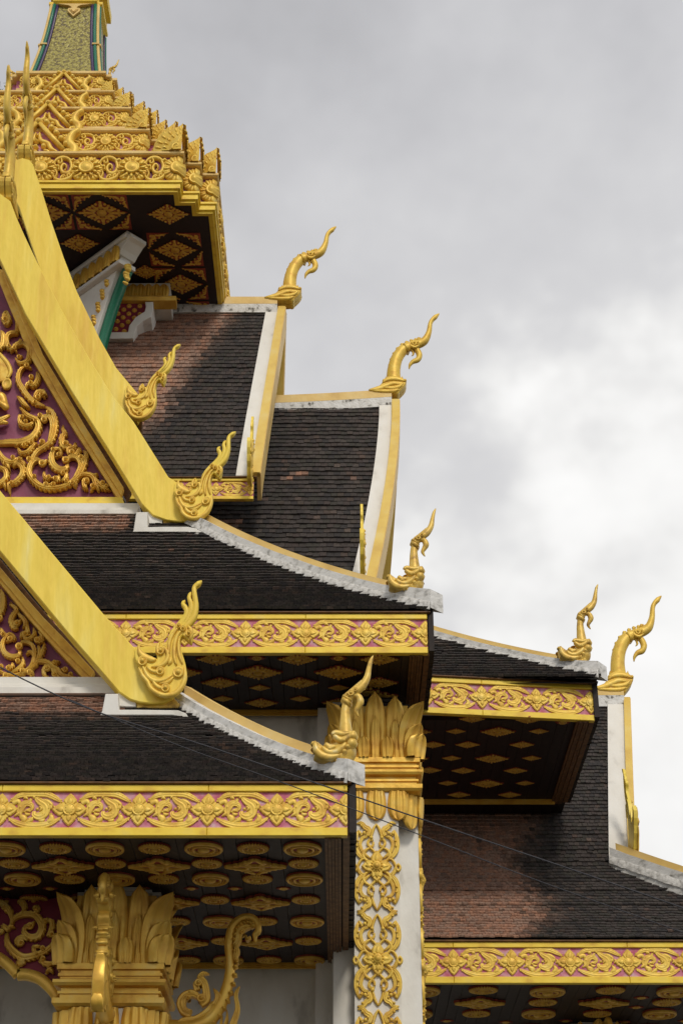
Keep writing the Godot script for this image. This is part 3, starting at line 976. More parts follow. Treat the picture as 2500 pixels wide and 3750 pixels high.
# stepped gable niche on the middle of each spire tier: apex up, half-width 1, height 1.3
func niche_gable() -> ArrayMesh:
	begin()
	for sx in [-1.0, 1.0]:
		ribbon(PackedVector2Array([Vector2(sx * 0.72, 0.3), Vector2(sx * 0.36, 0.78), Vector2(0.0, 1.26)]), [0.06, 0.06, 0.06], 0.16, 0.0, 2)
		for k in 5:
			var t := (k + 0.5) / 5.0
			var c := Vector2(sx * 0.72, 0.3).lerp(Vector2(0, 1.26), t) + Vector2(sx * 0.14, 0.1)
			dome(c, 0.09, 0.12, 0.08, 8, 2)
		ribbon(curve(PackedVector2Array([Vector2(sx * 0.05, 0.92), Vector2(sx * 0.1, 0.66), Vector2(sx * 0.3, 0.55), Vector2(sx * 0.4, 0.36), Vector2(sx * 0.6, 0.22)]), 3), [0.03, 0.07, 0.07, 0.07, 0.03], 0.12, 0.0, 0)
		ribbon(curve(PackedVector2Array([Vector2(sx * 0.08, 0.12), Vector2(sx * 0.28, 0.1), Vector2(sx * 0.34, 0.24), Vector2(sx * 0.22, 0.3)]), 3), [0.04, 0.07, 0.06, 0.04], 0.12, 0.0, 0)
		# flame serpent at each foot
		ribbon(curve(PackedVector2Array([Vector2(sx * 0.62, 0.0), Vector2(sx * 0.95, 0.06), Vector2(sx * 1.02, 0.32), Vector2(sx * 0.86, 0.56), Vector2(sx * 0.92, 0.82), Vector2(sx * 1.06, 0.98), Vector2(sx * 0.98, 1.18)]), 4), [0.07, 0.13, 0.13, 0.12, 0.1, 0.08, 0.01], 0.2, 0.0, 0)
		boss(Vector2(sx * 0.86, 0.14), 0.12, 0.12, 0.12)
		dome(Vector2(sx * 0.2, 0.44), 0.08, 0.12, 0.04, 8, 2)
	for k in 4:
		dome(Vector2(0, 0.2 + 0.2 * k), 0.09 - 0.012 * k, 0.14, 0.04, 8, 2)
	dome(Vector2(0, 1.3), 0.12, 0.16, 0.05, 8, 2)
	return finish()

func library() -> void:
	L.flower = eave_flower()
	L.scroll = eave_scroll()
	L.round = medallion_round()
	L.toothed = medallion_toothed()
	L.winged = medallion_winged()
	L.diamond = medallion_diamond(0.68)
	L.lozenge = medallion_diamond(0.72)
	L.star = medallion_star()
	L.corner = medallion_corner()
	L.hook = hook_mesh()
	L.swan = swan_meshes()
	L.serpent = serpent_meshes()
	L.fret = pillar_fret()
	L.sunflower = sunflower()
	L.sunflower_bent = sunflower(true)
	L.foliage = [foliage_block(1), foliage_block(2)]
	L.antefix = antefix()
	L.niche = niche_gable()
	begin()
	leaf(0.37, 1.12, 0.2, 0.05, 6.0)
	T = Transform3D(Basis(), Vector3(0, 0, 0.07))
	leaf(0.16, 0.72, 0.02, 0.05, 3.0)
	L.leaf = finish()
	begin()
	leaf(0.48, 1.02, 0.36, 0.06, 3.6)
	T = Transform3D(Basis(), Vector3(0, 0, 0.09))
	leaf(0.42, 0.62, 0.2, 0.06, 3.0)
	T = Transform3D(Basis(), Vector3(0, 0, 0.16))
	leaf(0.36, 0.36, 0.14, 0.05, 3.0)
	L.leaf_corner = finish()
	begin()
	leaf(0.3, 0.42, 0.1, 0.05, 2.0)
	L.leaf_small = finish()
	begin()
	leaf(0.34, 0.5, 0.03, 0.06, 2.0)
	L.leaf_drop = finish()

# ---------------------------------------------------------------- roofs
# each tile has one colour all over; from black lichen crust (0) to bare clay (19), three hues of each
func tile_tone(i: int) -> Vector3:
	var k := i / 3
	var f := k / 19.0
	var dark: Vector3 = [Vector3(0.03, 0.026, 0.024), Vector3(0.043, 0.036, 0.031), Vector3(0.06, 0.05, 0.044)][i % 3]
	var clay: Vector3 = [Vector3(0.44, 0.262, 0.19), Vector3(0.48, 0.262, 0.175), Vector3(0.41, 0.268, 0.205)][i % 3]
	return dark.lerp(clay, pow(f, 1.9))

func slope(z0: float, y0: float, z1: float, y1: float, sag: float, n := 12) -> Array:
	var r := []
	for i in n + 1:
		var t := float(i) / n
		r.append(Vector2(lerpf(z0, z1, t), lerpf(y0, y1, t) - 4.0 * sag * t * (1.0 - t)))
	return r

func lengths(p: Array) -> Array:
	var r := [0.0]
	for i in p.size() - 1:
		r.append(r[i] + (p[i + 1] - p[i]).length())
	return r

func on_slope(p: Array, ln: Array, s: float) -> Array:
	var i := 0
	while i < p.size() - 2 and ln[i + 1] < s:
		i += 1
	var t: float = (s - ln[i]) / (ln[i + 1] - ln[i])
	var q: Vector2 = p[i].lerp(p[i + 1], t)
	var d: Vector2 = (p[i + 1] - p[i]).normalized()
	return [q, d]

func seen(p: Vector3) -> bool:
	var y := p.y - 1.6
	var d := y * 0.5 - p.z * 0.866
	var px := 1250.0 + 6084.0 * p.x / d
	var py := 1875.0 - 6084.0 * (y * 0.866 + p.z * 0.5) / d
	return px > -10.0 and px < 2510.0 and py > -10.0 and py < 3760.0

func tile_mesh(w: float, l: float, c: Vector3, lift_by: float) -> ArrayMesh:
	begin(false)
	st.set_color(Color(c.x, c.y, c.z))
	var g := 0.003
	var a := [Vector3(-w / 2 + g, 0, 0.004), Vector3(w / 2 - g, 0, 0.004), Vector3(w / 2 - g, l, -0.02), Vector3(-w / 2 + g, l, -0.02)]
	var b := [Vector3(-w / 2 + g, 0.004, lift_by), Vector3(w / 2 - g, 0.004, lift_by), Vector3(w / 2 - g, l, 0.004), Vector3(-w / 2 + g, l, 0.004)]
	quad(b[0], b[1], b[2], b[3])
	quad(a[0], a[1], b[1], b[0])
	quad(a[1], a[2], b[2], b[1])
	quad(a[3], a[0], b[0], b[3])
	var m := st
	m.generate_normals()
	var o := m.commit()
	st = null
	return o

# rows of flat clay tiles from the eave up; sheltered() says where the photo shows bare clay instead of lichen crust
func tiles(t: Node3D, p: Array, xl: Callable, xr: Callable, w: float, e: float, sheltered: Callable, sd: int, thick := 0.032) -> void:
	var r := RandomNumberGenerator.new()
	r.seed = sd
	var ln := lengths(p)
	var total: float = ln[ln.size() - 1]
	var shapes := []
	for i in 60:
		shapes.append(tile_mesh(w, e * 1.3, tile_tone(i), thick))
	var all := []
	var rows := int(total / e)
	for k in rows:
		var s := k * e
		var q: Array = on_slope(p, ln, s)
		var dz: Vector2 = q[1]
		var by := Vector3(0, dz.y, -dz.x)
		var bz := Vector3.RIGHT.cross(by)
		var f := s / total
		var x0: float = xl.call(f)
		var x1: float = xr.call(f)
		var row_lift := r.randf_range(-0.006, 0.01)
		var x := x0 + (w * 0.5 if k % 2 else 0.0) + r.randf_range(-0.01, 0.01)
		while x < x1:
			var tilt := r.randf_range(-0.014, 0.014)
			var bump := wob.get_noise_2d(x * 14.0 + sd * 31.0, s * 14.0)
			var pos := Vector3(x, q[0].y, -q[0].x) + by * (r.randf_range(-0.012, 0.012) * (1.0 if r.randf() > 0.06 else 3.0) + 0.02 * bump) + bz * (row_lift + r.randf_range(0.0, 0.012) + 0.008 * bump)
			var clean: float = sheltered.call(x, f, pos)
			var v := clean + 0.2 * wob.get_noise_2d(x * 22.0, s * 22.0 + 100.0) + 0.13 * r.randfn(0.0, 1.0)
			if r.randf() < 0.02:
				v += r.randf_range(-0.5, 0.4)
			var i := clampi(int(v * 20.0), 0, 19) * 3 + r.randi_range(0, 2)
			var bs := Basis(Vector3.RIGHT.rotated(bz, tilt), by.rotated(bz, tilt), bz)
			all.append([Transform3D(bs, pos - t.position), i, (pos - Vector3(0, 1.6, 0)).length() + (0.0 if seen(pos) else 1000.0)])
			x += w
	var order := all.duplicate()
	order.sort_custom(func(a, b): return a[2] < b[2])
	var cut: float = order[mini(299, order.size() - 1)][2]
	var vs := PackedVector3Array()
	var ns := PackedVector3Array()
	var cs := PackedColorArray()
	var made := 0
	var base: Array = []
	for sh in shapes:
		base.append(sh.surface_get_arrays(0))
	for a in all:
		if a[2] <= cut and a[2] < 900.0 and made < 300:
			put(shapes[a[1]], "tile", M.tile, t, a[0])
			made += 1
		else:
			var ar: Array = base[a[1]]
			var v0: PackedVector3Array = ar[Mesh.ARRAY_VERTEX]
			var n0: PackedVector3Array = ar[Mesh.ARRAY_NORMAL]
			var x: Transform3D = a[0]
			vs.append_array(x * v0)
			ns.append_array(Transform3D(x.basis, Vector3.ZERO) * n0)
			cs.append_array(ar[Mesh.ARRAY_COLOR])
	var arrs := []
	arrs.resize(Mesh.ARRAY_MAX)
	arrs[Mesh.ARRAY_VERTEX] = vs
	arrs[Mesh.ARRAY_NORMAL] = ns
	arrs[Mesh.ARRAY_COLOR] = cs
	var am := ArrayMesh.new()
	am.add_surface_from_arrays(Mesh.PRIMITIVE_TRIANGLES, arrs)
	var o := put(am, "far_tiles", M.tile, t)
	o.set_meta("kind", "stuff")
	# boarding under the tiles
	begin(false)
	T = Transform3D(Basis(), -t.position)
	for i in p.size() - 1:
		var f0: float = ln[i] / total
		var f1: float = ln[i + 1] / total
		var d: Vector2 = (p[i + 1] - p[i]).normalized()
		var nn := Vector3(0, d.x, d.y) * -0.03
		var A := Vector3(xl.call(f0) - 0.1, p[i].y, -p[i].x)
		var B := Vector3(xr.call(f0), p[i].y, -p[i].x)
		var C := Vector3(xr.call(f1), p[i + 1].y, -p[i + 1].x)
		var D := Vector3(xl.call(f1) - 0.1, p[i + 1].y, -p[i + 1].x)
		quad(A + nn, B + nn, C + nn, D + nn)
		nn *= 4.0
		quad(B + nn, A + nn, D + nn, C + nn)
	done("roof_deck", M.dark_wood, t)

# band of rectangular section between two lines A and B, from h0 to h1 along N
func band(A: Array, B: Array, N: Array, h0: float, h1: float) -> void:
	var n := A.size()
	for i in n - 1:
		var a0: Vector3 = A[i] + N[i] * h0
		var a1: Vector3 = A[i] + N[i] * h1
		var b0: Vector3 = B[i] + N[i] * h0
		var b1: Vector3 = B[i] + N[i] * h1
		var c0: Vector3 = A[i + 1] + N[i + 1] * h0
		var c1: Vector3 = A[i + 1] + N[i + 1] * h1
		var d0: Vector3 = B[i + 1] + N[i + 1] * h0
		var d1: Vector3 = B[i + 1] + N[i + 1] * h1
		quad(a1, b1, d1, c1)
		quad(b0, a0, c0, d0)
		quad(a0, a1, c1, c0)
		quad(b1, b0, d0, d1)
		if i == 0:
			quad(a0, b0, b1, a1)
		if i == n - 2:
			quad(d0, c0, c1, d1)

# plastered hip with a gilt coping, path from the top down to the corner; out = level direction away from the tiles
func hip(t: Node3D, path: Array, out: Vector3, sd: int, hw := 0.24) -> void:
	var A := []
	var B := []
	var N := []
	var G0 := []
	var G1 := []
	var GN := []
	var R0 := []
	var n := path.size()
	for i in n:
		var q: Vector3 = path[i] - t.position
		var w := wob.get_noise_2d(i * 37.0, sd * 91.0)
		var tip := smoothstep(0.84, 1.0, i / (n - 1.0))
		var deep := lerpf(0.35, 0.06, smoothstep(0.7, 0.95, i / (n - 1.0)))
		A.append(q - out * 0.1 - Vector3(0, deep, 0))
		B.append(q + out * 0.22 - Vector3(0, deep, 0))
		N.append(Vector3(0, deep + hw * (1.0 + 0.06 * w + 0.45 * tip), 0))
		G0.append(q + out * 0.12 + Vector3(0, hw - 0.01, 0))
		G1.append(q + out * 0.26 + Vector3(0, hw - 0.01, 0))
		GN.append(Vector3(0, 1, 0))
	begin(false)
	band(A, B, N, 0.0, 1.0)
	var h := done("hip_ridge", M.grimy_plaster, t)
	begin(false)
	band(G0.slice(0, n - 2), G1.slice(0, n - 2), GN, 0.0, 0.15)
	put(finish(), "gilt_coping", M.gold_pale, h)
	# ragged mortar where the tiles meet the hip
	begin()
	var e := (-out - Vector3(0, 0.6, 0)).normalized()
	var m := (n - 1) * 14
	var prev := []
	for i in m + 1:
		var f := float(i) / 14.0
		var k := mini(int(f), n - 2)
		var q: Vector3 = path[k].lerp(path[k + 1], f - k) - t.position
		var wd := 0.02 + 0.03 * wob.get_noise_2d(i * 5.0, sd * 50.0) + 0.06 * maxf(0.0, wob.get_noise_2d(i * 19.0, sd * 20.0 + 7.0) - 0.15)
		var hh := 0.055 + 0.015 * wob.get_noise_2d(i * 11.0, sd * 5.0)
		var r0 := q - out * 0.08 + Vector3(0, 0.07, 0)
		var r1 := q - out * 0.1 + e * wd + Vector3(0, hh, 0)
		var r2 := r1 - Vector3(0, 0.14, 0) + e * 0.012
		if i > 0:
			quad(r0, prev[0], prev[1], r1)
			quad(r1, prev[1], prev[2], r2)
		prev = [r0, r1, r2]
	put(finish(), "mortar", M.cement, h)

# verge of a gable roof that looks sideways: white strip, gilt coping and bargeboard; xe(f) = outer edge
func verge(t: Node3D, p: Array, xe: Callable, face: float, white := [0.52, 0.2], m: Material = null) -> void:
	var ln := lengths(p)
	var total: float = ln[ln.size() - 1]
	var W0 := []
	var W1 := []
	var G0 := []
	var G1 := []
	var N := []
	for i in p.size():
		var d: Vector2 = (p[mini(i + 1, p.size() - 1)] - p[maxi(i - 1, 0)]).normalized()
		var x: float = xe.call(ln[i] / total)
		var q := Vector3(x, p[i].y, -p[i].x) - t.position
		W0.append(q - Vector3(white[0], 0, 0))
		W1.append(q - Vector3(white[1], 0, 0))
		G0.append(q - Vector3(white[1] - 0.004, 0, 0))
		G1.append(q)
		N.append(Vector3(0, d.x, d.y))
	if white[0] > white[1]:
		begin(false)
		band(W0, W1, N, -0.08, 0.09)
		done("white_verge", M.plaster, t)
	begin(false)
	band(G0, G1, N, 0.06, 0.17)
	done("verge_coping", m if m else M.gold_top_lit, t)
	var F0 := []
	var F1 := []
	for i in p.size():
		F0.append(G1[i] - Vector3(0.07, 0, 0))
		F1.append(G1[i] + Vector3(0.015, 0, 0))
	begin(false)
	band(F0, F1, N, -face, 0.14)
	done("bargeboard", M.gold_pale, t)  # same paint as the coping; the side face light is in this peach tone

# ---------------------------------------------------------------- eaves and ceilings
func fascia(label: String, a: Vector3, b: Vector3, H: float, sp: float, shift: float) -> Node3D:
	var t := thing("eave_board", label, "eave board", a, "carved eave boards")
	var u := (b - a).normalized()
	var len := (b - a).length()
	t.transform = Transform3D(Basis(u, Vector3.UP, u.cross(Vector3.UP)), a)
	var rb := H * 0.155
	var rt := H * 0.82
	var mid := (rb + rt) / 2
	var hb := (rt - rb) / 2
	var x1 := len
	var n := 0
	while x1 > 0.05:
		var x0 := maxf(0.0, len - shift - sp * 3.0 * (n + 1))
		if n == 0:
			x0 = maxf(0.0, len - shift - sp * 2.0)
		else:
			x0 = maxf(0.0, len - shift - sp * (2.0 + 3.0 * n))
		begin(false)
		board(Vector3(x0 + 0.0015, rb, -0.06), Vector3(x1 - 0.0015, rt, 0.0), 0.002)
		done("backing_panel", M.pink, t)
		begin(false)
		board(Vector3(x0 + 0.002, 0.0, -0.07), Vector3(x1 - 0.002, rb - 0.002, 0.035), 0.008)
		done("lower_rail", M.gold_rail, t)
		begin(false)
		board(Vector3(x0 + 0.002, rt + 0.002, -0.07), Vector3(x1 - 0.002, H * 0.945, 0.045), 0.008)
		done("upper_rail", M.gold_rail, t)
		x1 = x0
		n += 1
	begin(false)
	run_x([-0.1, H * 0.947, 0.06, H * 0.947, 0.085, H * 0.965, 0.085, H * 0.985, 0.06, H * 1.0, -0.1, H * 1.0], 0.0, len + 0.05)
	done("top_moulding", M.brown_trim, t)
	var x := len - shift
	var first := true
	while x > -sp:
		if x > -0.1:
			var fm: ArrayMesh = L.flower
			if first and shift < hb:
				fm = eave_flower((shift - 0.003) / hb)
			put(fm, "flower", M.gold_carved, t, Transform3D(Basis().scaled(Vector3(hb, hb, hb * 0.8)), Vector3(x, mid, 0.0)))
		if x - sp / 2 > 0.3:
			put(L.scroll, "leaf_scroll", M.gold_carved, t, Transform3D(Basis().scaled(Vector3(sp / 3.74, hb, hb * 0.75)), Vector3(x - sp / 2, mid, 0.0)))
		first = false
		x -= sp
	return t

const DOWN := Basis(Vector3(1, 0, 0), Vector3(0, 0, 1), Vector3(0, -1, 0))

func ceiling(label: String, x0: float, x1: float, z0: float, z1: float, y: float, spots: Array, ztrim := 0.0) -> Node3D:
	ztrim = ztrim if ztrim > 0.0 else z1
	var t := thing("eave_ceiling", label, "ceiling", Vector3((x0 + x1) / 2, y, -z0))
	var r := RandomNumberGenerator.new()
	r.seed = int(x1 * 100)
	var x := x0
	var boards := []
	for k in 3:
		begin(false)
		board(Vector3(-0.098, -(z1 - z0) / 2, 0.0), Vector3(0.098, (z1 - z0) / 2, 0.03), 0.006)
		boards.append(finish())
	while x < x1 - 0.02:
		put(boards[r.randi_range(0, 2)], "plank", M.soffit_wood, t, Transform3D(DOWN, Vector3(x + 0.1, 0.03 + r.randf_range(0, 0.004), z0 - (z0 + z1) / 2) - Vector3((x0 + x1) / 2, 0, 0)))
		x += 0.2
	for s in spots:
		var k: float = s[3]
		medallion(s[0], "ceiling_medallion", t, Transform3D(DOWN * Basis().scaled(Vector3(k, k, k * 0.9)), Vector3(s[1], y, -s[2]) - t.position))
	begin(false)
	box(Vector3(x0 - 0.3, 0.04, -z1 - 0.3) - Vector3((x0 + x1) / 2, 0, -z0), Vector3(x1 + 0.25, 0.1, -z0 - 0.02) - Vector3((x0 + x1) / 2, 0, -z0))
	done("added_backing", M.dark_wood, t)  # unseen dark slab added above the planks so no sky leaks through the gaps
	begin(false)
	for k in 3:
		box(Vector3(x0, -0.03 - 0.03 * k, -ztrim - 0.02) - Vector3((x0 + x1) / 2, 0, -z0), Vector3(x1, -0.002 - 0.03 * k, -ztrim + 0.06 - 0.018 * k) - Vector3((x0 + x1) / 2, 0, -z0))
	done("wall_trim", M.gold_old, t)
	return t

# side return of an eave: board, reeded frame and the dark roof edge above it
func eave_return(t: Node3D, x: float, z0: float, z1: float, y0: float, y1: float) -> void:
	begin(false)
	T = t.transform.affine_inverse()
	box(Vector3(x - 0.06, y0 + 0.01, -z1), Vector3(x + 0.03, y1, -z0 - 0.06))
	done("side_board", M.brown_trim, t)
	begin(false)
	T = t.transform.affine_inverse()
	for k in 5:
		box(Vector3(x - 0.3 + 0.045 * k, y0 - 0.012 * (k % 2) - 0.014, -z1), Vector3(x - 0.262 + 0.045 * k, y0 + 0.03, -z0 - 0.05))
	done("reeded_frame", M.brown_trim, t)
	begin(false)
	T = t.transform.affine_inverse()
	var r := RandomNumberGenerator.new()
	r.seed = int(x * 1000) + 7
	var z := z0 - 0.02
	while z < z1:
		var d := r.randf_range(-0.012, 0.012)
		box(Vector3(x + 0.02, y0 + 0.05 + d, -z - 0.125), Vector3(x + 0.11 + d, y1 + 0.06, -z))
		z += 0.13
	done("tile_edge", M.dark_wood, t)

# ---------------------------------------------------------------- columns
func column(label: String, cx: float, cz: float, y: float, frets: int, gilt := false) -> Node3D:
	# y = height of the underside of the capital mouldings
	var t := thing("column", label, "column", Vector3(cx, 0, -cz), "")
	var top := Vector3(0, y, 0)
	begin(false)
	moulding(0.7, 0.335, 1, [0.0, 0.0, 0.0, y])
	done("shaft", M.plaster, t)
	if gilt:
		begin(false)
		moulding(0.62, 0, 0, [0.0, y - 1.2, 0.06, y - 1.19, 0.06, y - 1.1, 0.02, y - 1.08, 0.02, y - 0.01])
		done("gilt_band", M.gold_old, t)
	begin(false)
	T = Transform3D(Basis(), top)
	moulding(0.62, 0, 0, [0.0, -0.02, 0.02, 0.0, 0.12, 0.02, 0.15, 0.06, 0.15, 0.13, 0.06, 0.15, 0.06, 0.2, 0.09, 0.2, 0.09, 0.235, 0.05, 0.24, 0.05, 0.285, 0.14, 0.3, 0.16, 0.34, 0.16, 0.38, 0.07, 0.41, 0.07, 0.44, 0.1, 0.44, 0.1, 0.48, 0.07, 0.48, 0.07, 0.52, 0.12, 0.53, 0.12, 0.61, 0.0, 0.615])
	done("capital_moulding", M.gold_old, t)
	begin(false)
	T = Transform3D(Basis(), top)
	moulding(0.56, 0, 0, [0.0, 0.6, 0.0, 1.62])
	done("capital_core", M.gold_old, t)
	for k in 4:
		var bs := Basis(Vector3.UP, PI / 2 * k)
		for i in [-1, 0, 1]:
			var far := absi(i) % 2 == 1
			put(L.leaf, "leaf", M.gold_old, t, Transform3D(bs * Basis().scaled(Vector3(1, 1.0 if far else 1.06, 1)), top + bs * Vector3(0.34 * i, 0.61, 0.56 if far else 0.6)))
		for i in [-1, 1]:
			put(L.leaf_small, "small_leaf", M.gold_old, t, Transform3D(bs * Basis().scaled(Vector3(0.8, 0.85, 1.2)), top + bs * Vector3(0.2 * i, 0.61, 0.67)))
		var bd := Basis(Vector3.UP, PI / 2 * k + PI / 4)
		put(L.leaf_corner, "corner_leaf", M.gold_old, t, Transform3D(bd, top + bd * Vector3(0, 0.61, 0.76)))
		put(L.leaf_small, "small_leaf", M.gold_old, t, Transform3D(bd * Basis().scaled(Vector3(1.5, 1.0, 1.6)), top + bd * Vector3(0, 0.61, 0.9)))
		var fl := Basis(Vector3(0, 0, 1), PI)
		for i in [-1, 0, 1]:
			put(L.leaf_drop, "hanging_petal", M.gold_old, t, Transform3D(bs * fl, top + bs * Vector3(0.33 * i if i == 0 else 0.36 * i, 0.0, 0.69 if i == 0 else 0.69)))
		put(L.leaf_drop, "hanging_petal", M.gold_old, t, Transform3D(bd * fl * Basis().scaled(Vector3(1.1, 1.2, 1.0)), top + bd * Vector3(0, 0.0, 0.76)))
		if k == 0 or k == 1:
			for i in frets:
				put(L.fret, "openwork_panel", M.gold_carved, t, Transform3D(bs * Basis().scaled(Vector3(1, 1.07, 1)), top + bs * Vector3(0, -1.27 - 1.5 * i, 0.705)))
	begin(false)
	T = Transform3D(Basis(), top + Vector3(0, 1.65, 0))
	moulding(0.5, 0.12, 2, [0.0, -0.2, 0.0, -0.05, 0.06, -0.04, 0.06, 0.02, 0.1, 0.03, 0.1, 0.08])
	done("abacus", M.plaster if y < 10.0 else M.dark_wood, t)
	return t

# ---------------------------------------------------------------- carved gables
# smooth union of tapered limbs meshed as surface nets: bones = [a, b, ra, rb]
func body(bones: Array, lo: Vector3, hi: Vector3, c: float, k: float) -> ArrayMesh:
	var nx := int((hi.x - lo.x) / c) + 1
	var ny := int((hi.y - lo.y) / c) + 1
	var nz := int((hi.z - lo.z) / c) + 1
	var f := PackedFloat32Array()
	f.resize(nx * ny * nz)
	var i := 0
	for z in nz:
		for y in ny:
			for x in nx:
				var p := lo + Vector3(x, y, z) * c
				var d := 1.0e3
				for b in bones:
					var A: Vector3 = b[0]
					var ab: Vector3 = b[1] - A
					var t := clampf((p - A).dot(ab) / maxf(ab.length_squared(), 1e-9), 0.0, 1.0)
					var e := (p - A - ab * t).length() - lerpf(b[2], b[3], t)
					var h := clampf(0.5 + 0.5 * (d - e) / k, 0.0, 1.0)
					d = lerpf(d, e, h) - k * h * (1.0 - h)
				f[i] = d
				i += 1
	begin()
	var at := {}
	var sx := 1
	var sy := nx
	var sz := nx * ny
	for z in nz - 1:
		for y in ny - 1:
			for x in nx - 1:
				var o := x + y * sy + z * sz
				var s := Vector3.ZERO
				var n := 0
				for e in [[0, 0, 0, 1, 0, 0], [0, 1, 0, 1, 1, 0], [0, 0, 1, 1, 0, 1], [0, 1, 1, 1, 1, 1], [0, 0, 0, 0, 1, 0], [1, 0, 0, 1, 1, 0], [0, 0, 1, 0, 1, 1], [1, 0, 1, 1, 1, 1], [0, 0, 0, 0, 0, 1], [1, 0, 0, 1, 0, 1], [0, 1, 0, 0, 1, 1], [1, 1, 0, 1, 1, 1]]:
					var a := f[o + e[0] + e[1] * sy + e[2] * sz]
					var b := f[o + e[3] + e[4] * sy + e[5] * sz]
					if (a < 0.0) != (b < 0.0):
						s += Vector3(e[0], e[1], e[2]).lerp(Vector3(e[3], e[4], e[5]), a / (a - b))
						n += 1
				if n > 0:
					at[o] = lo + (Vector3(x, y, z) + s / n) * c
	for z in range(1, nz - 1):
		for y in range(1, ny - 1):
			for x in range(1, nx - 1):
				var o := x + y * sy + z * sz
				var a := f[o]
				for ax in [[sx, sy, sz], [sy, sz, sx], [sz, sx, sy]]:
					var b := f[o + ax[0]]
					if (a < 0.0) != (b < 0.0):
						var q := [at.get(o - ax[1] - ax[2]), at.get(o - ax[2]), at.get(o), at.get(o - ax[1])]
						if q.has(null):
							continue
						if a < 0.0:
							quad(q[0], q[1], q[2], q[3])
						else:
							quad(q[3], q[2], q[1], q[0])
	return finish()

func vines(t: Node3D, z: float, strokes: Array, w: float, h: float, knobs: PackedVector2Array, kr: Array) -> void:
	for s in strokes:
		begin()
		T = Transform3D(Basis(), Vector3(0, 0, -z) - t.position)
		var ww := []
		for q in s[1]:
			ww.append(q * w)
		var cv := curve(P(s[0]), 5)
		ribbon(cv, ww, h, 0.0, 1)
		var m := cv.size()
		for i in range(3, m - 2, 2):
			var d0 := (cv[i] - cv[i - 2]).normalized()
			var d1 := (cv[i + 2] - cv[i]).normalized()
			var side := -1.0 if d0.cross(d1) > 0.0 else 1.0
			var nn := Vector2(-d1.y, d1.x) * side
			var wi := samp(ww, float(i) / (m - 1))
			var q := cv[i] + nn * wi * 0.7
			ribbon(curve(PackedVector2Array([q - d1 * wi * 0.5, q + nn * wi * 0.38 + d1 * wi * 0.3, q + nn * wi * 0.55 + d1 * wi * 0.95]), 2), [wi * 0.25, wi * 0.36, 0.003], h * 0.85, 0.0, 3)
		done("vine_scroll", M.gold_old, t)
	for i in knobs.size():
		begin()
		boss(Vector2.ZERO, kr[i] * 1.3, h * 0.9, h * 0.45)
		var a := 0.7 + i * 1.3
		var e := Vector2(cos(a), sin(a))
		ribbon(curve(PackedVector2Array([e * kr[i] * 0.8, e.rotated(0.3) * kr[i] * 1.7, e.rotated(0.2) * kr[i] * 2.6]), 3), [kr[i] * 0.6, kr[i] * 0.7, 0.004], h * 0.7, 0.0, 0)
		done("spiral_bud", M.gold_old, t, Transform3D(Basis(), Vector3(knobs[i].x, knobs[i].y, -z) - t.position))

func poly(t: Node3D, z: float, a: Array, h0: float, h1: float, called: String, m: Material, b := 0.01) -> MeshInstance3D:
	begin(false)
	T = Transform3D(Basis(), Vector3(0, 0, -z) - t.position)
	slab(P(a), h0, h1, b)
	return done(called, m, t)

const AXIS := -7.65

func mirrored(a: Array) -> Array:
	var r := []
	for i in range(0, a.size(), 2):
		r.append(2.0 * AXIS - a[i])
		r.append(a[i + 1])
	return r

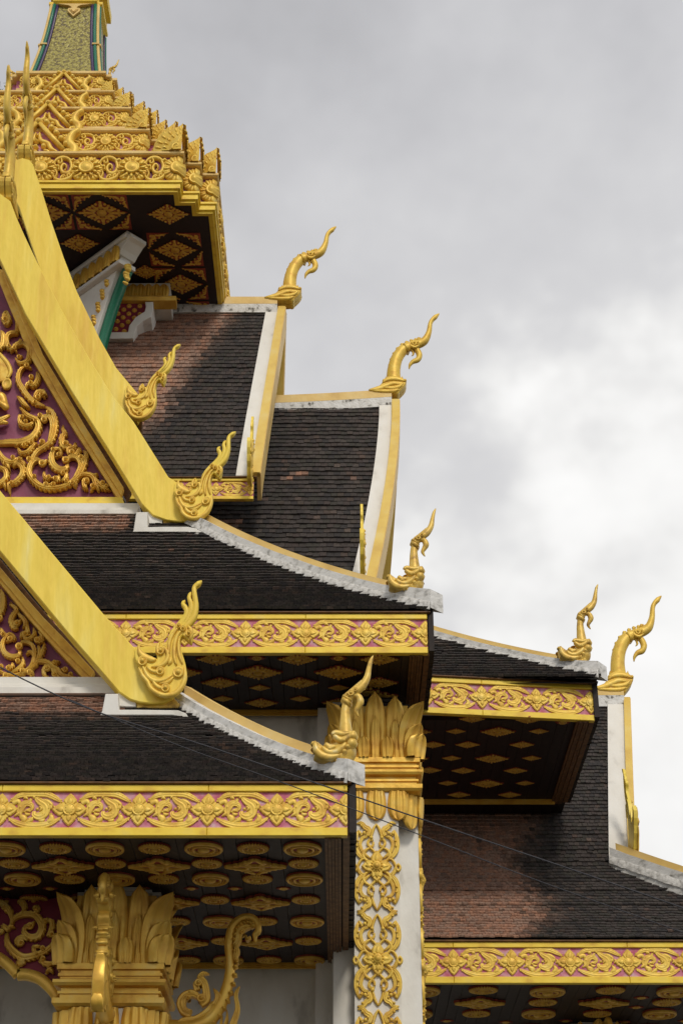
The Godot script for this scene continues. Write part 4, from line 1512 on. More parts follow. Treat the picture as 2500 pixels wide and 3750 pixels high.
func gables() -> void:
	# lower porch gable
	var pb := Vector3(-4.0, 11.9, -24.1)
	var t := thing("pediment", "small magenta pediment with gilt flame scrolls over the lowest porch roof", "pediment", pb, "carved pediments")
	poly(t, 24.1, [-7.16, 15.84, -5.52, 14.08, -5.03, 13.5, -4.67, 13.09, -3.99, 12.38, -3.98, 12.33, -6.71, 12.33], -0.3, 0.0, "panel", M.magenta, 0.002)
	poly(t, 24.0, [-7.14, 15.84, -7.07, 15.9, -5.41, 14.03, -4.92, 13.45, -4.55, 13.05, -3.94, 12.42, -3.95, 12.31, -3.98, 12.31, -4.64, 13.03, -5.01, 13.44, -5.51, 14.05], -0.1, 0.06, "rake_frame", M.gold_old)
	poly(t, 23.9, [-7.04, 15.84, -6.95, 15.99, -5.25, 13.99, -4.76, 13.43, -4.38, 13.04, -3.88, 12.49, -3.92, 12.38, -4.53, 12.99, -4.9, 13.39, -5.38, 13.97], -0.1, 0.04, "rake_frame", M.gold_old)
	poly(t, 23.75, [-6.9, 15.9, -6.78, 16.07, -5.03, 13.92, -4.55, 13.38, -4.16, 12.97, -3.78, 12.54, -3.76, 12.35, -4.35, 12.95, -4.73, 13.35, -5.22, 13.92], -0.62, -0.4, "rafter_board", M.brown_trim)
	begin(false)
	T = Transform3D(Basis(), Vector3(0, 0, 0) - t.position)
	run_x([-24.2, 12.0, -23.6, 12.0, -23.6, 12.1, -23.72, 12.14, -23.72, 12.2, -23.8, 12.24, -23.8, 12.36, -24.2, 12.36], -11.0, -3.05)
	done("base_cornice", M.plaster, t)
	vines(t, 24.08, [
		[[-5.46, 12.61, -5.32, 12.51, -5.18, 12.48, -5.04, 12.52, -4.92, 12.63, -4.88, 12.76, -4.88, 12.9, -4.93, 13.01, -5.02, 13.06, -5.09, 13.05, -5.13, 12.99], [0.5, 1, 1.2, 1.2, 1.1, 1.2, 1.2, 1.1, 1, 0.8, 0.5]],
		[[-4.97, 12.53, -4.85, 12.66, -4.78, 12.82, -4.74, 12.96, -4.74, 13.08], [0.5, 1.1, 1.2, 1, 0.1]],
		[[-4.89, 12.61, -4.82, 12.76, -4.8, 12.89, -4.83, 13], [0.4, 0.9, 1, 0.5]],
		[[-5.11, 12.93, -5.11, 12.85, -5.17, 12.81, -5.27, 12.82, -5.36, 12.89, -5.4, 13, -5.39, 13.09, -5.34, 13.18, -5.28, 13.2, -5.22, 13.14, -5.25, 13.09], [0.5, 1, 1.3, 1.4, 1.4, 1.3, 1.1, 1, 0.9, 0.8, 0.5]],
		[[-5.18, 13.32, -5.25, 13.32, -5.3, 13.44, -5.28, 13.54, -5.24, 13.62, -5.28, 13.69, -5.34, 13.74, -5.33, 13.79], [0.8, 1.3, 1.6, 1.6, 1.3, 0.9, 0.7, 0.1]],
		[[-5.1, 13.3, -5.07, 13.38, -5.1, 13.46, -5.19, 13.56, -5.22, 13.65], [0.6, 1.3, 1.2, 0.8, 0.1]],
		[[-5.12, 13.12, -5.1, 13.22, -5.04, 13.12, -4.97, 13.13, -4.91, 13.21, -4.95, 13.34], [0.6, 1.2, 1, 1.2, 1.2, 0.1]],
		[[-5, 13.22, -5.04, 13.34, -5.03, 13.44], [1, 1.2, 0.1]],
		[[-4.88, 13.07, -4.8, 13.08, -4.78, 13.16, -4.87, 13.27], [0.8, 1.2, 1.1, 0.1]],
		[[-4.93, 12.61, -4.82, 12.72, -4.69, 12.72, -4.59, 12.65, -4.53, 12.54, -4.46, 12.44, -4.4, 12.41], [0.4, 1.1, 1.4, 1.4, 1.3, 1.1, 0.2]],
		[[-4.63, 12.67, -4.49, 12.59, -4.42, 12.5, -4.31, 12.46, -4.23, 12.44, -4.17, 12.46], [0.6, 1.2, 1.2, 1.1, 1, 0.1]],
		[[-4.59, 12.62, -4.66, 12.65, -4.7, 12.56, -4.67, 12.47, -4.61, 12.46], [0.6, 1, 1.2, 1, 0.4]],
		[[-4.6, 12.7, -4.53, 12.71, -4.45, 12.73], [0.5, 1.2, 0.1]],
		[[-5.01, 12.84, -4.95, 12.89, -4.88, 12.83, -4.88, 12.72, -4.95, 12.58], [0.4, 1, 1.1, 1.1, 0.5]],
		[[-5.06, 12.81, -5.04, 12.69, -5.11, 12.59, -5.23, 12.51], [0.3, 1.1, 1.1, 0.4]],
		[[-4.85, 12.46, -4.89, 12.54, -4.94, 12.54], [0.1, 1.1, 0.8]],
		[[-5.22, 12.72, -5.2, 12.65, -5.25, 12.59], [0.1, 1.1, 0.8]],
		[[-5.54, 14.03, -5.49, 13.9, -5.47, 13.76, -5.48, 13.62, -5.53, 13.5], [0.4, 1.4, 1.6, 1.5, 0.8]],
		[[-5.41, 12.4, -5.34, 12.43, -5.28, 12.45, -5.19, 12.4], [0.6, 1.2, 1.2, 0.4]],
		[[-5.46, 13.33, -5.43, 13.25, -5.39, 13.18], [0.1, 1.2, 0.7]]], 0.027, 0.12,
		P([-5.2, 13.39, -5.4, 13.19, -5.28, 13.11, -5.13, 12.98, -5.05, 13.2, -4.85, 13.09, -5.12, 12.72, -5.03, 12.55, -4.92, 12.53, -4.65, 12.6, -4.52, 12.49, -4.36, 12.57, -4.27, 12.49, -4.54, 12.7, -5.29, 12.47, -5.26, 12.6, -5.38, 12.62, -5.49, 13.48]),
		[0.04, 0.034, 0.036, 0.046, 0.038, 0.04, 0.032, 0.036, 0.032, 0.04, 0.036, 0.036, 0.03, 0.026, 0.034, 0.032, 0.034, 0.04])
	var e1 := [-8.67, 18.14, -6.7, 15.76, -5.43, 14.28, -4.21, 12.81, -3.37, 11.84, -3.2, 11.72, -3.04, 11.67, -2.86, 11.65, -2.7, 11.67, -2.56, 11.74, -2.54, 12.08, -2.89, 12.4, -3.2, 12.6, -3.7, 13.16, -4.69, 14.36, -5.54, 15.4, -6.84, 16.97, -8.88, 19.54]
	var bb := thing("bargeboard", "broad plain yellow bargeboard of the lowest porch gable, flame finial at its foot", "bargeboard", Vector3(-4.0, 11.9, -23.2), "yellow bargeboards")
	poly(bb, 23.2, e1, -0.32, 0.0, "board", M.gold_board, 0.015)
	poly(bb, 23.2, mirrored(e1), -0.32, 0.0, "board", M.gold_board, 0.015)
	hook(bb, Transform3D(Basis().scaled(Vector3(1.02, 1.13, 1)), Vector3([-2.74, 11.72][0], [-2.74, 11.72][1], -23.14) - bb.position))
	var bk := thing("rafter_block", "white plaster block under the foot of the lowest bargeboard", "block", Vector3(-3.1, 11.75, -23.4), "plaster blocks under bargeboards")
	poly(bk, 23.25, [-3.39, 11.86, -3.37, 11.64, -3.25, 11.63, -3.11, 11.63, -3.12, 11.75, -3.27, 11.84], -0.5, -0.02, "plaster_block", M.plaster)
	poly(bk, 23.25, [-3.11, 11.73, -3.1, 11.62, -2.48, 11.62, -2.45, 11.68, -2.53, 11.77, -2.67, 11.72, -2.88, 11.68, -3.04, 11.7], -0.4, -0.04, "gilt_wedge", M.gold_weathered)
	poly(bk, 23.1, [-3.56, 11.77, -3.59, 11.49, -3.61, 11.42, -2.95, 11.42, -2.53, 11.42, -2.39, 11.39, -2.28, 11.37, -2.33, 11.45, -2.45, 11.5, -3.08, 11.51, -3.34, 11.51, -3.37, 11.77], -0.7, 0.0, "plaster_shoulder", M.plaster)

	# upper porch gable, front tier
	pb = Vector3(-5.2, 18.3, -29.4)
	t = thing("pediment", "large magenta pediment with praying deity and gilt vines under crossed bargeboards", "pediment", pb, "carved pediments")
	poly(t, 29.4, [-9.65, 27.07, -7.73, 24.8, -7.18, 23.54, -6.72, 22.47, -6.16, 21.52, -5.67, 20.66, -4.52, 18.89, -4.52, 18.87, -8.61, 18.87], -0.3, 0.0, "panel", M.magenta, 0.002)
	poly(t, 29.3, [-7.55, 24.72, -7, 23.47, -6.54, 22.4, -6.01, 21.45, -5.52, 20.59, -4.49, 18.91, -4.49, 18.79, -4.56, 18.79, -5.65, 20.57, -6.16, 21.45, -6.71, 22.4, -7.17, 23.47, -7.7, 24.72], -0.1, 0.05, "rake_frame", M.gold_old)
	poly(t, 29.2, [-7.39, 24.64, -6.85, 23.39, -6.39, 22.33, -5.84, 21.38, -5.36, 20.53, -4.45, 19.02, -4.48, 18.83, -5.51, 20.5, -6.01, 21.38, -6.53, 22.33, -6.99, 23.39, -7.52, 24.64], -0.1, 0.04, "rake_frame", M.gold_old)
	poly(t, 29.1, [-7.19, 24.56, -6.65, 23.32, -6.14, 22.26, -5.59, 21.31, -5.12, 20.46, -4.35, 19.17, -4.44, 18.94, -5.35, 20.44, -5.84, 21.31, -6.39, 22.26, -6.84, 23.32, -7.38, 24.56], -0.62, -0.4, "rafter_board", M.brown_trim)
	poly(t, 29.3, [-8.59, 18.83, -4.48, 18.83, -4.39, 18.61, -8.56, 18.61], -0.2, 0.08, "base_rail", M.gold_rail)
	begin(false)
	T = Transform3D(Basis(), -t.position)
	run_x([-29.5, 18.25, -28.9, 18.25, -28.9, 18.34, -29.02, 18.4, -29.02, 18.46, -29.12, 18.5, -29.12, 18.62, -29.5, 18.62], -12.0, -4.1)
	done("base_cornice", M.plaster, t)
	vines(t, 29.38, [
		[[-6.18, 19.67, -6.3, 19.76, -6.41, 19.67, -6.44, 19.46, -6.34, 19.28, -6.17, 19.13, -5.95, 19.08, -5.7, 19.12, -5.51, 19.26, -5.38, 19.44, -5.31, 19.7, -5.31, 19.89], [0.5, 1, 1.2, 1.3, 1.3, 1.3, 1.3, 1.2, 1.2, 1.3, 1.2, 0.2]],
		[[-5.56, 19.21, -5.45, 19.4, -5.39, 19.63, -5.47, 19.8, -5.6, 19.83, -5.69, 19.74], [0.4, 1.1, 1.2, 1.1, 1, 0.5]],
		[[-5.66, 19.67, -5.68, 19.55, -5.82, 19.53, -5.96, 19.65, -6.01, 19.84, -5.97, 19.99, -5.87, 20.02, -5.8, 19.91], [0.5, 1.1, 1.5, 1.5, 1.3, 1, 0.9, 0.4]],
		[[-5.67, 20.06, -5.79, 20.1, -5.83, 20.3, -5.79, 20.4, -5.83, 20.53, -5.83, 20.64], [0.8, 1.3, 1.4, 1.1, 0.7, 0.1]],
		[[-5.65, 19.87, -5.67, 20.02, -5.56, 20.06, -5.55, 20.21], [0.6, 1.1, 1.2, 0.1]],
		[[-5.53, 19.84, -5.46, 19.97, -5.46, 20.09], [1, 1.1, 0.1]],
		[[-5.42, 19.72, -5.32, 19.78, -5.3, 19.89, -5.38, 20.01], [0.8, 1.1, 1, 0.1]],
		[[-6.46, 19.44, -6.41, 19.74, -6.33, 19.95, -6.21, 20.06, -6.06, 20.21, -6, 20.47, -6.01, 20.73, -6.1, 20.95, -6.25, 21.09], [0.5, 1, 1.1, 1.1, 1.2, 1.3, 1.2, 1, 0.3]],
		[[-6.12, 20.12, -6.07, 20.36, -6.06, 20.62, -6.13, 20.81, -6.25, 20.81, -6.29, 20.73], [0.4, 1, 1.2, 1.1, 1, 0.5]],
		[[-6.25, 21.1, -6.42, 21.15, -6.61, 21.31, -6.78, 21.55, -6.89, 21.77, -6.88, 21.98, -6.79, 22.11], [0.3, 1, 1.2, 1.2, 1.1, 1, 0.5]],
		[[-6.72, 21.5, -6.67, 21.66, -6.56, 21.62, -6.49, 21.73, -6.48, 21.86, -6.53, 22], [0.5, 1, 1.1, 1.2, 1, 0.1]],
		[[-6.51, 21.28, -6.45, 21.44, -6.34, 21.46, -6.28, 21.37, -6.33, 21.57], [0.6, 1.1, 1.1, 0.8, 0.1]],
		[[-7.02, 22.36, -6.89, 22.2, -6.75, 22.25, -6.71, 22.41, -6.74, 22.59, -6.87, 22.71, -7.01, 22.65], [0.2, 1, 1.3, 1.3, 1.2, 1, 0.4]],
		[[-7.09, 22.52, -7.2, 22.66, -7.25, 22.87, -7.18, 22.99, -7.06, 23.02, -7.05, 23.2, -7.12, 23.39], [0.4, 1.1, 1.2, 1.1, 1.1, 0.9, 0.1]],
		[[-7.13, 22.5, -7.05, 22.64, -6.95, 22.76, -6.98, 22.85], [0.4, 1.1, 1, 0.1]],
		[[-7.4, 23.08, -7.33, 22.94, -7.31, 22.71, -7.4, 22.55], [0.3, 1.2, 1.4, 0.8]],
		[[-7.3, 23.22, -7.35, 23.39, -7.33, 23.55, -7.25, 23.36, -7.28, 23.2], [0.8, 1.3, 1, 1.2, 0.6]],
		[[-6.79, 21.08, -6.6, 20.86, -6.41, 20.75, -6.35, 20.56, -6.44, 20.34, -6.65, 20.21, -6.92, 20.19, -7.15, 20.17], [0.4, 1.2, 1.3, 1.5, 1.6, 1.6, 1.4, 1]],
		[[-6.77, 20.88, -6.73, 20.66, -6.57, 20.6, -6.45, 20.69], [0.6, 1.2, 1.2, 0.5]],
		[[-6.89, 21.37, -6.79, 21.26, -6.7, 21.15, -6.58, 21.04], [0.1, 1.1, 1.1, 0.5]],
		[[-7.14, 19.99, -7, 19.78, -6.83, 19.7, -6.73, 19.76, -6.66, 19.87], [0.8, 1.4, 1.3, 1, 0.1]],
		[[-6.98, 19.76, -6.9, 19.61, -6.83, 19.48], [0.8, 1, 0.1]],
		[[-6.78, 18.92, -6.82, 19.15, -6.7, 19.23, -6.59, 19.38, -6.58, 19.55, -6.7, 19.67, -6.79, 19.59], [0.1, 1.1, 1.2, 1.3, 1.3, 1.1, 0.5]],
		[[-6.69, 19.76, -6.58, 19.67, -6.53, 19.57], [0.8, 1.1, 0.1]],
		[[-7.09, 19.59, -6.94, 19.51, -6.9, 19.34, -7, 19.21, -7.06, 19.23], [0.7, 1.2, 1.2, 1, 0.4]],
		[[-7.05, 19.13, -6.94, 19.19, -6.89, 19.06], [0.8, 1, 0.4]],
		[[-6.73, 20.06, -6.65, 19.93, -6.51, 19.96, -6.42, 20.1, -6.34, 20.19], [0.4, 1, 1.1, 1, 0.2]],
		[[-5.53, 19.19, -5.4, 19.37, -5.24, 19.4, -5.11, 19.34, -5.04, 19.17, -4.97, 19], [0.4, 1.1, 1.2, 1.3, 1.2, 0.3]],
		[[-5.11, 19.36, -5.01, 19.21, -4.87, 19.09, -4.73, 19.04], [0.6, 1.2, 1.1, 0.1]],
		[[-5.19, 19.29, -5.28, 19.25, -5.26, 19.11, -5.19, 19.04], [0.6, 1.1, 1.1, 0.2]],
		[[-5.14, 19.36, -5.06, 19.38, -5, 19.39], [0.6, 1, 0.1]],
		[[-6.13, 19.48, -6.1, 19.34, -6, 19.27], [0.3, 1.1, 0.7]],
		[[-5.82, 19.42, -5.82, 19.29, -5.89, 19.25], [0.1, 1, 0.7]],
		[[-5.66, 19.51, -5.66, 19.34, -5.75, 19.23], [0.1, 1, 0.5]],
		[[-5.45, 19.08, -5.47, 19.21, -5.55, 19.23], [0.1, 1, 0.6]]], 0.044, 0.15,
		P([-6.18, 19.66, -5.7, 19.74, -5.85, 19.87, -5.98, 19.99, -5.74, 20.14, -5.59, 19.93, -5.39, 19.8, -6.23, 20.18, -6.46, 19.76, -6.02, 19.32, -5.88, 19.29, -5.73, 19.42, -5.65, 19.23, -5.52, 19.19, -6.06, 19.15, -5.91, 19.15, -5.23, 19.23, -5.09, 19.11, -4.9, 19.19, -4.82, 19.11, -6.61, 21.82, -6.61, 21.67, -6.42, 21.3, -6.35, 21.37, -6.47, 21.17, -6.24, 20.73, -6.33, 20.84, -6.16, 20.92, -6.73, 22.11, -6.92, 22.34, -6.71, 20.8, -6.62, 20.69, -6.42, 20.71, -6.8, 19.8, -6.66, 19.74, -6.95, 19.65, -6.77, 19.17, -6.45, 20.16, -6.6, 20.1, -6.32, 19.34, -7.32, 23.34, -7.16, 22.62, -7.04, 22.57]),
		[0.06, 0.06, 0.042, 0.042, 0.055, 0.048, 0.046, 0.048, 0.046, 0.04, 0.04, 0.038, 0.034, 0.038, 0.042, 0.042, 0.048, 0.048, 0.04, 0.034, 0.042, 0.042, 0.05, 0.038, 0.038, 0.052, 0.042, 0.04, 0.042, 0.038, 0.038, 0.034, 0.034, 0.038, 0.038, 0.034, 0.034, 0.038, 0.038, 0.034, 0.05, 0.034, 0.034])
	# the praying figure: one continuous body, half of it past the edge of the picture
	var u := 0.00185
	var D := []
	for b in [[0, 900, 0.16, 0, 855, 0.17, 66, 60], [0, 960, 0.12, 0, 1010, 0.1, 34, 36], [0, 1060, 0.08, 0, 1180, 0.08, 82, 74], [0, 1180, 0.08, 0, 1310, 0.08, 70, 66], [-90, 1085, 0.08, 90, 1085, 0.08, 52, 52], [118, 1095, 0.08, 175, 1230, 0.12, 46, 34], [-118, 1095, 0.08, -175, 1230, 0.12, 46, 34], [175, 1230, 0.12, 60, 1165, 0.24, 34, 24], [-175, 1230, 0.12, -60, 1165, 0.24, 34, 24], [60, 1165, 0.24, 14, 1090, 0.28, 24, 18], [-60, 1165, 0.24, -14, 1090, 0.28, 24, 18], [0, 1330, 0.06, 0, 1400, 0.04, 90, 120], [0, 880, 0.26, 0, 905, 0.29, 8, 14], [62, 890, 0.15, 62, 930, 0.15, 12, 14], [-62, 890, 0.15, -62, 930, 0.15, 12, 14]]:
		D.append([Vector3(b[0] * u, -b[1] * u, b[2]), Vector3(b[3] * u, -b[4] * u, b[5]), b[6] * u, b[7] * u])
	var fig := body(D, Vector3(-0.5, -2.82, -0.1), Vector3(0.5, -1.4, 0.45), 0.022, 0.035)
	var top2 := [-7.47, 23.58]
	var fx := Transform3D(Basis().scaled(Vector3(1.08, 1.12, 1.0)), Vector3(top2[0] + 0.05, top2[1], -29.36) - t.position)
	var f := put(fig, "praying_deity", M.gold_old, t, fx)
	begin()
	for k in 7:
		turned(Vector2.ZERO, [0.001, 0.0], 3)
	T = Transform3D(Basis(Vector3.RIGHT, -PI / 2), Vector3(0, -820 * u, 0.16))
	turned(Vector2.ZERO, [0.135, -0.04, 0.14, 0.0, 0.12, 0.03, 0.115, 0.06, 0.125, 0.075, 0.1, 0.11, 0.075, 0.16, 0.085, 0.175, 0.05, 0.24, 0.055, 0.25, 0.03, 0.33, 0.0, 0.47], 14)
	put(finish(), "crown", M.gold_old, f)
	begin()
	slab(curve(Q([0, 500, 60, 570, 130, 660, 172, 760, 150, 850, 90, 890, -90, 890, -150, 850, -172, 760, -130, 660, -60, 570], 0, 0, u), 2), 0.0, 0.05, 0.02)
	for sx in [-1.0, 1.0]:
		ribbon(curve(mir(Q([0, 505, 60, 575, 130, 665, 170, 765, 145, 850], 0, 0, u), sx, 1), 4), [0.02, 0.04, 0.045, 0.045, 0.03], 0.04, 0.04, 3)
		T = Transform3D(Basis(), Vector3(sx * 145 * u, -915 * u, 0.0))
		turned(Vector2.ZERO, [0.13, 0.0, 0.13, 0.06, 0.1, 0.08, 0.08, 0.05, 0.0, 0.06], 16, 0.75)
		T = Transform3D.IDENTITY
	put(finish(), "halo", M.gold_carved, f)
	begin()
	for k in 9:
		var x := (k - 4) * 42.0
		ribbon(curve(Q([x * 0.6, 1350, x, 1410, x * 1.3, 1460 - absf(x) * 0.25], 0, 0, u), 3), [0.03, 0.05, 0.02], 0.07, 0.1, 0)
	ribbon(curve(Q([-230, 1330, -120, 1400, 0, 1425, 120, 1400, 230, 1330], 0, 0, u), 4), [0.02, 0.06, 0.07, 0.06, 0.02], 0.09, 0.1, 1)
	for k in 7:
		dome(Vector2((k - 3) * 30 * u, (-1060 - 30 * sin(PI * k / 6.0)) * u), 0.03, 0.05, 0.16, 6, 2)
	put(finish(), "skirt_and_necklace", M.gold_old, f)

	var e2 := [-7.69, 26.39, -7.51, 24.61, -7.43, 24.46, -6.73, 22.98, -5.6, 21.02, -4.71, 19.55, -3.97, 18.29, -3.74, 18.04, -3.46, 17.93, -3.19, 17.89, -2.92, 17.92, -2.69, 17.99, -2.67, 18.39, -3.06, 18.64, -3.48, 18.93, -4.25, 20.24, -4.72, 20.88, -5.22, 21.72, -5.9, 22.96, -6.62, 24.4, -7, 25.22, -7.18, 25.63, -7.37, 26.12]
	bb = thing("bargeboard", "broad plain yellow bargeboard in front of the other on the upper porch gable", "bargeboard", Vector3(-5.2, 18.3, -28.6), "yellow bargeboards")
	poly(bb, 28.6, e2, -0.35, 0.0, "board", M.gold_board, 0.015)
	hook(bb, Transform3D(Basis(Vector3(1.04, 0, 0), Vector3(0.17, 1.18, 0), Vector3(0, 0, 1.1)), Vector3([-3.01, 17.86][0], [-2.93, 17.86][1], -28.5) - bb.position))
	var e3 := [-7.84, 27.94, -7.81, 28.36, -7.72, 28.59, -7.58, 28.65, -7.41, 28.59, -7.31, 28.45, -7.24, 28.25, -7.03, 27.65, -6.73, 26.73, -6.35, 25.66, -5.97, 24.68, -5.34, 23.33, -4.94, 22.58, -4.64, 22.18, -4.26, 21.68, -4.41, 21.26, -4.78, 21.47, -5.71, 22.91, -6.82, 25.19, -7.25, 26.38, -7.5, 27.1, -7.75, 27.61]
	var bc := thing("bargeboard", "yellow bargeboard rising behind the front one on the upper porch gable", "bargeboard", Vector3(-5.2, 22.3, -30.0), "yellow bargeboards")
	poly(bc, 30.0, e3, -0.35, 0.0, "board", M.gold_board, 0.015)
	hook(bc, Transform3D(Basis(Vector3(0.95, 0, 0), Vector3(0.21, 1.13, 0), Vector3(0, 0, 1.1)), Vector3([-4.43, 21.14][0], [-4.43, 21.14][1], -29.9) - bc.position))
	begin(false)
	T = Transform3D(Basis(), -bc.position)
	for k in 3:
		var q := [-4.51, 21.38, -4.27, 20.41]
		box(Vector3(q[0] - 0.1 + 0.1 * k, q[3], -30.5), Vector3(q[0] - 0.02 + 0.1 * k, q[1], -30.2 - 0.05 * k))
	done("rafter_end", M.brown_trim, bc)
	bk = thing("rafter_block", "white plaster block under the foot of the upper front bargeboard", "block", Vector3(-3.6, 18.1, -28.7), "plaster blocks under bargeboards")
	poly(bk, 28.65, [-3.86, 18.2, -3.84, 17.85, -3.56, 17.83, -3.55, 17.98, -3.65, 18.08], -0.5, -0.02, "plaster_block", M.plaster)
	poly(bk, 28.65, [-3.54, 17.98, -3.54, 17.86, -3.05, 17.86, -2.95, 17.94, -3.22, 17.94], -0.4, -0.04, "gilt_wedge", M.gold_weathered)
	poly(bk, 28.3, [-4.03, 17.94, -4.06, 17.53, -4.07, 17.49, -3.34, 17.49, -3, 17.49, -2.81, 17.44, -2.73, 17.49, -2.84, 17.57, -3.01, 17.61, -3.49, 17.61, -3.79, 17.6, -3.81, 17.94], -0.7, 0.0, "plaster_shoulder", M.plaster)
	swan("slender gilt swan-necked finial on the front apex of the upper porch gable", Vector3([-7.56, 26.38][0], [-7.56, 26.38][1], -28.85), -PI / 2, 1.06, "finials on the porch gable", M.gold_carved, 0.72)
	swan("slender gilt swan-necked finial on the rear apex of the upper porch gable", Vector3([-7.57, 28.62][0], [-7.57, 28.62][1], -30.25), -PI / 2, 1.05, "finials on the porch gable", M.gold_carved, 0.72)

# ---------------------------------------------------------------- roofs in place
func hip_path(z0: float, y0: float, x0: float, z1: float, y1: float, x1: float, sag: float, n := 12) -> Array:
	var r := []
	for i in n + 1:
		var t := float(i) / n
		r.append(Vector3(lerpf(x0, x1, t), lerpf(y0, y1, t) - 4.0 * sag * t * (1.0 - t), -lerpf(z0, z1, t)))
	return r

func roofs() -> void:
	# lowest porch roof
	var t := thing("porch_roof", "lowest dark tiled porch roof with white hip, below the small pediment", "roof", Vector3(-3.0, 9.55, -21.0), "tiled porch roofs")
	var p := slope(20.93, 9.56, 23.75, 12.02, 0.13)
	tiles(t, p, func(_f): return -9.0, func(f): return lerpf(0.12, -2.7, f), 0.105, 0.105, func(x, f, _q): return 1.0 if f > 0.79 and x < -3.28 else (0.42 if f > 0.72 and x < -3.2 else 0.02), 101, 0.042)
	hip(t, hip_path(23.6, 11.86, -2.52, 20.95, 9.6, 0.16, 0.13), Vector3(0.7, 0, -0.7), 1, 0.17)
	begin(false)
	T = Transform3D(Basis(), -t.position)
	quad(Vector3(0.12, 9.5, -20.95), Vector3(0.12, 9.5, -27.0), Vector3(-2.6, 11.9, -27.0), Vector3(-2.6, 11.9, -23.7))
	done("side_slope", M.dark_wood, t)
	# upper porch roof
	t = thing("porch_roof", "wide dark tiled porch roof with long curved white hip, below the large pediment", "roof", Vector3(-3.0, 14.1, -25.0), "tiled porch roofs")
	p = slope(24.93, 14.1, 29.0, 18.25, 0.25)
	tiles(t, p, func(_f): return -9.5, func(f): return lerpf(1.5, -3.35, f), 0.115, 0.165, func(x, f, _q): return 1.0 if f > 0.86 and x < -4.25 else (0.6 if f > 0.82 and x < -4.2 else 0.02), 102, 0.055)
	hip(t, hip_path(28.8, 18.08, -3.1, 24.95, 14.18, 1.56, 0.25), Vector3(0.7, 0, -0.7), 2, 0.2)
	begin(false)
	T = Transform3D(Basis(), -t.position)
	quad(Vector3(1.5, 14.05, -24.95), Vector3(1.5, 14.05, -31.0), Vector3(-3.2, 18.1, -31.0), Vector3(-3.2, 18.1, -28.9))
	done("side_slope", M.dark_wood, t)
	# skirt roof right of the tall column
	t = thing("skirt_roof", "short dark tiled skirt roof with white hip, over the diamond-patterned ceiling", "roof", Vector3(3.0, 14.05, -27.6))
	p = slope(27.55, 14.06, 29.9, 16.25, 0.08)
	tiles(t, p, func(_f): return 0.9, func(f): return lerpf(4.65, 1.1, f), 0.11, 0.16, func(_x, _f, _q): return 0.02, 103, 0.05)
	hip(t, hip_path(29.8, 16.1, 1.3, 27.62, 14.14, 4.72, 0.1), Vector3(0.6, 0, -0.8), 3, 0.16)
	begin(false)
	T = Transform3D(Basis(), -t.position)
	quad(Vector3(4.65, 14.0, -27.62), Vector3(4.65, 14.0, -33.0), Vector3(1.2, 16.2, -33.0), Vector3(1.2, 16.2, -29.9))
	done("side_slope", M.dark_wood, t)
	# highest side roof, under the spire
	t = thing("gable_roof", "highest tiled side roof beside the spire, half clay red and half blackened", "roof", Vector3(-4.0, 20.0, -30.5), "tiled side roofs")
	p = slope(30.5, 20.02, 36.0, 28.6, 0.12)
	var xe := func(f): return lerpf(-1.74, -1.5, pow(f, 1.3))
	tiles(t, p, func(_f): return -8.6, func(f): return lerpf(-2.15, -1.95, f), 0.125, 0.235, func(x, f, _q): return smoothstep(0.45, -0.45, x - (lerpf(-5.0, -2.85, pow(clampf((f - 0.1) / 0.9, 0.0, 1.0), 0.75)) + 0.35 * wob.get_noise_2d(f * 90.0, 5.0))), 104, 0.036)
	verge(t, p, xe, 0.5)
	verge(t, slope(41.5, 20.02, 36.0, 28.6, 0.12), xe, 0.5, [0.24, 0.24])
	ridge(t, -9.0, -1.72, 28.6, 28.6)
	hook(t, Transform3D(Basis(Vector3.UP, PI / 2) * Basis().scaled(Vector3(1, 1.12, 0.6)), Vector3(-1.95, 19.7, -30.05) - t.position))
	swan("gilt swan-necked finial on the highest side roof beside the spire", Vector3(-1.35, 28.85, -36.0), 0.0, 1.0, "finials on the side roofs", M.gold_carved)
	# second side roof
	t = thing("gable_roof", "second tiled side roof, nearly all black, one step below the highest", "roof", Vector3(-2.0, 17.0, -30.0), "tiled side roofs")
	p = slope(29.6, 16.2, 36.0, 25.6, 0.15)
	var xb := func(f): return lerpf(0.5, 1.5, 1.0 - pow(1.0 - f, 1.5))
	tiles(t, p, func(_f): return -5.2, func(f): return xb.call(f) - 0.42, 0.15, 0.235, func(x, f, _q): return 0.75 if x < -2.25 and f > 0.13 and f < 0.4 else (0.9 if (absf(f - 0.625) < 0.012 and x > -1.3 and x < -0.75) or (absf(f - 0.6) < 0.012 and x > -1.5 and x < -1.1) else 0.05), 105, 0.042)
	verge(t, p, xb, 0.55)
	verge(t, slope(42.4, 16.2, 36.0, 25.6, 0.15), xb, 0.55, [0.24, 0.24])
	ridge(t, -4.5, 1.3, 25.35, 25.6)
	hook(t, Transform3D(Basis(Vector3.UP, PI / 2) * Basis().scaled(Vector3(1, 1.12, 0.6)), Vector3(0.42, 17.3, -29.75) - t.position))
	swan("gilt swan-necked finial on the second side roof against open sky", Vector3(1.42, 25.85, -36.0), 0.0, 1.0, "finials on the side roofs", M.gold_carved)
	# low side wing
	t = thing("gable_roof", "low side wing roof, clay red at the sheltered left and black at right", "roof", Vector3(4.0, 9.55, -28.6), "tiled side roofs")
	var lo := slope(28.5, 9.56, 31.5, 11.8, 0.1, 6)
	var hi := slope(31.5, 11.8, 36.0, 17.2, 0.08, 8)
	p = lo + hi.slice(1)
	var ln := lengths(p)
	var brk: float = ln[6] / ln[ln.size() - 1]
	var xc := func(f): return lerpf(8.4, 5.25, f / brk) if f < brk else lerpf(5.25, 6.25, (f - brk) / (1.0 - brk))
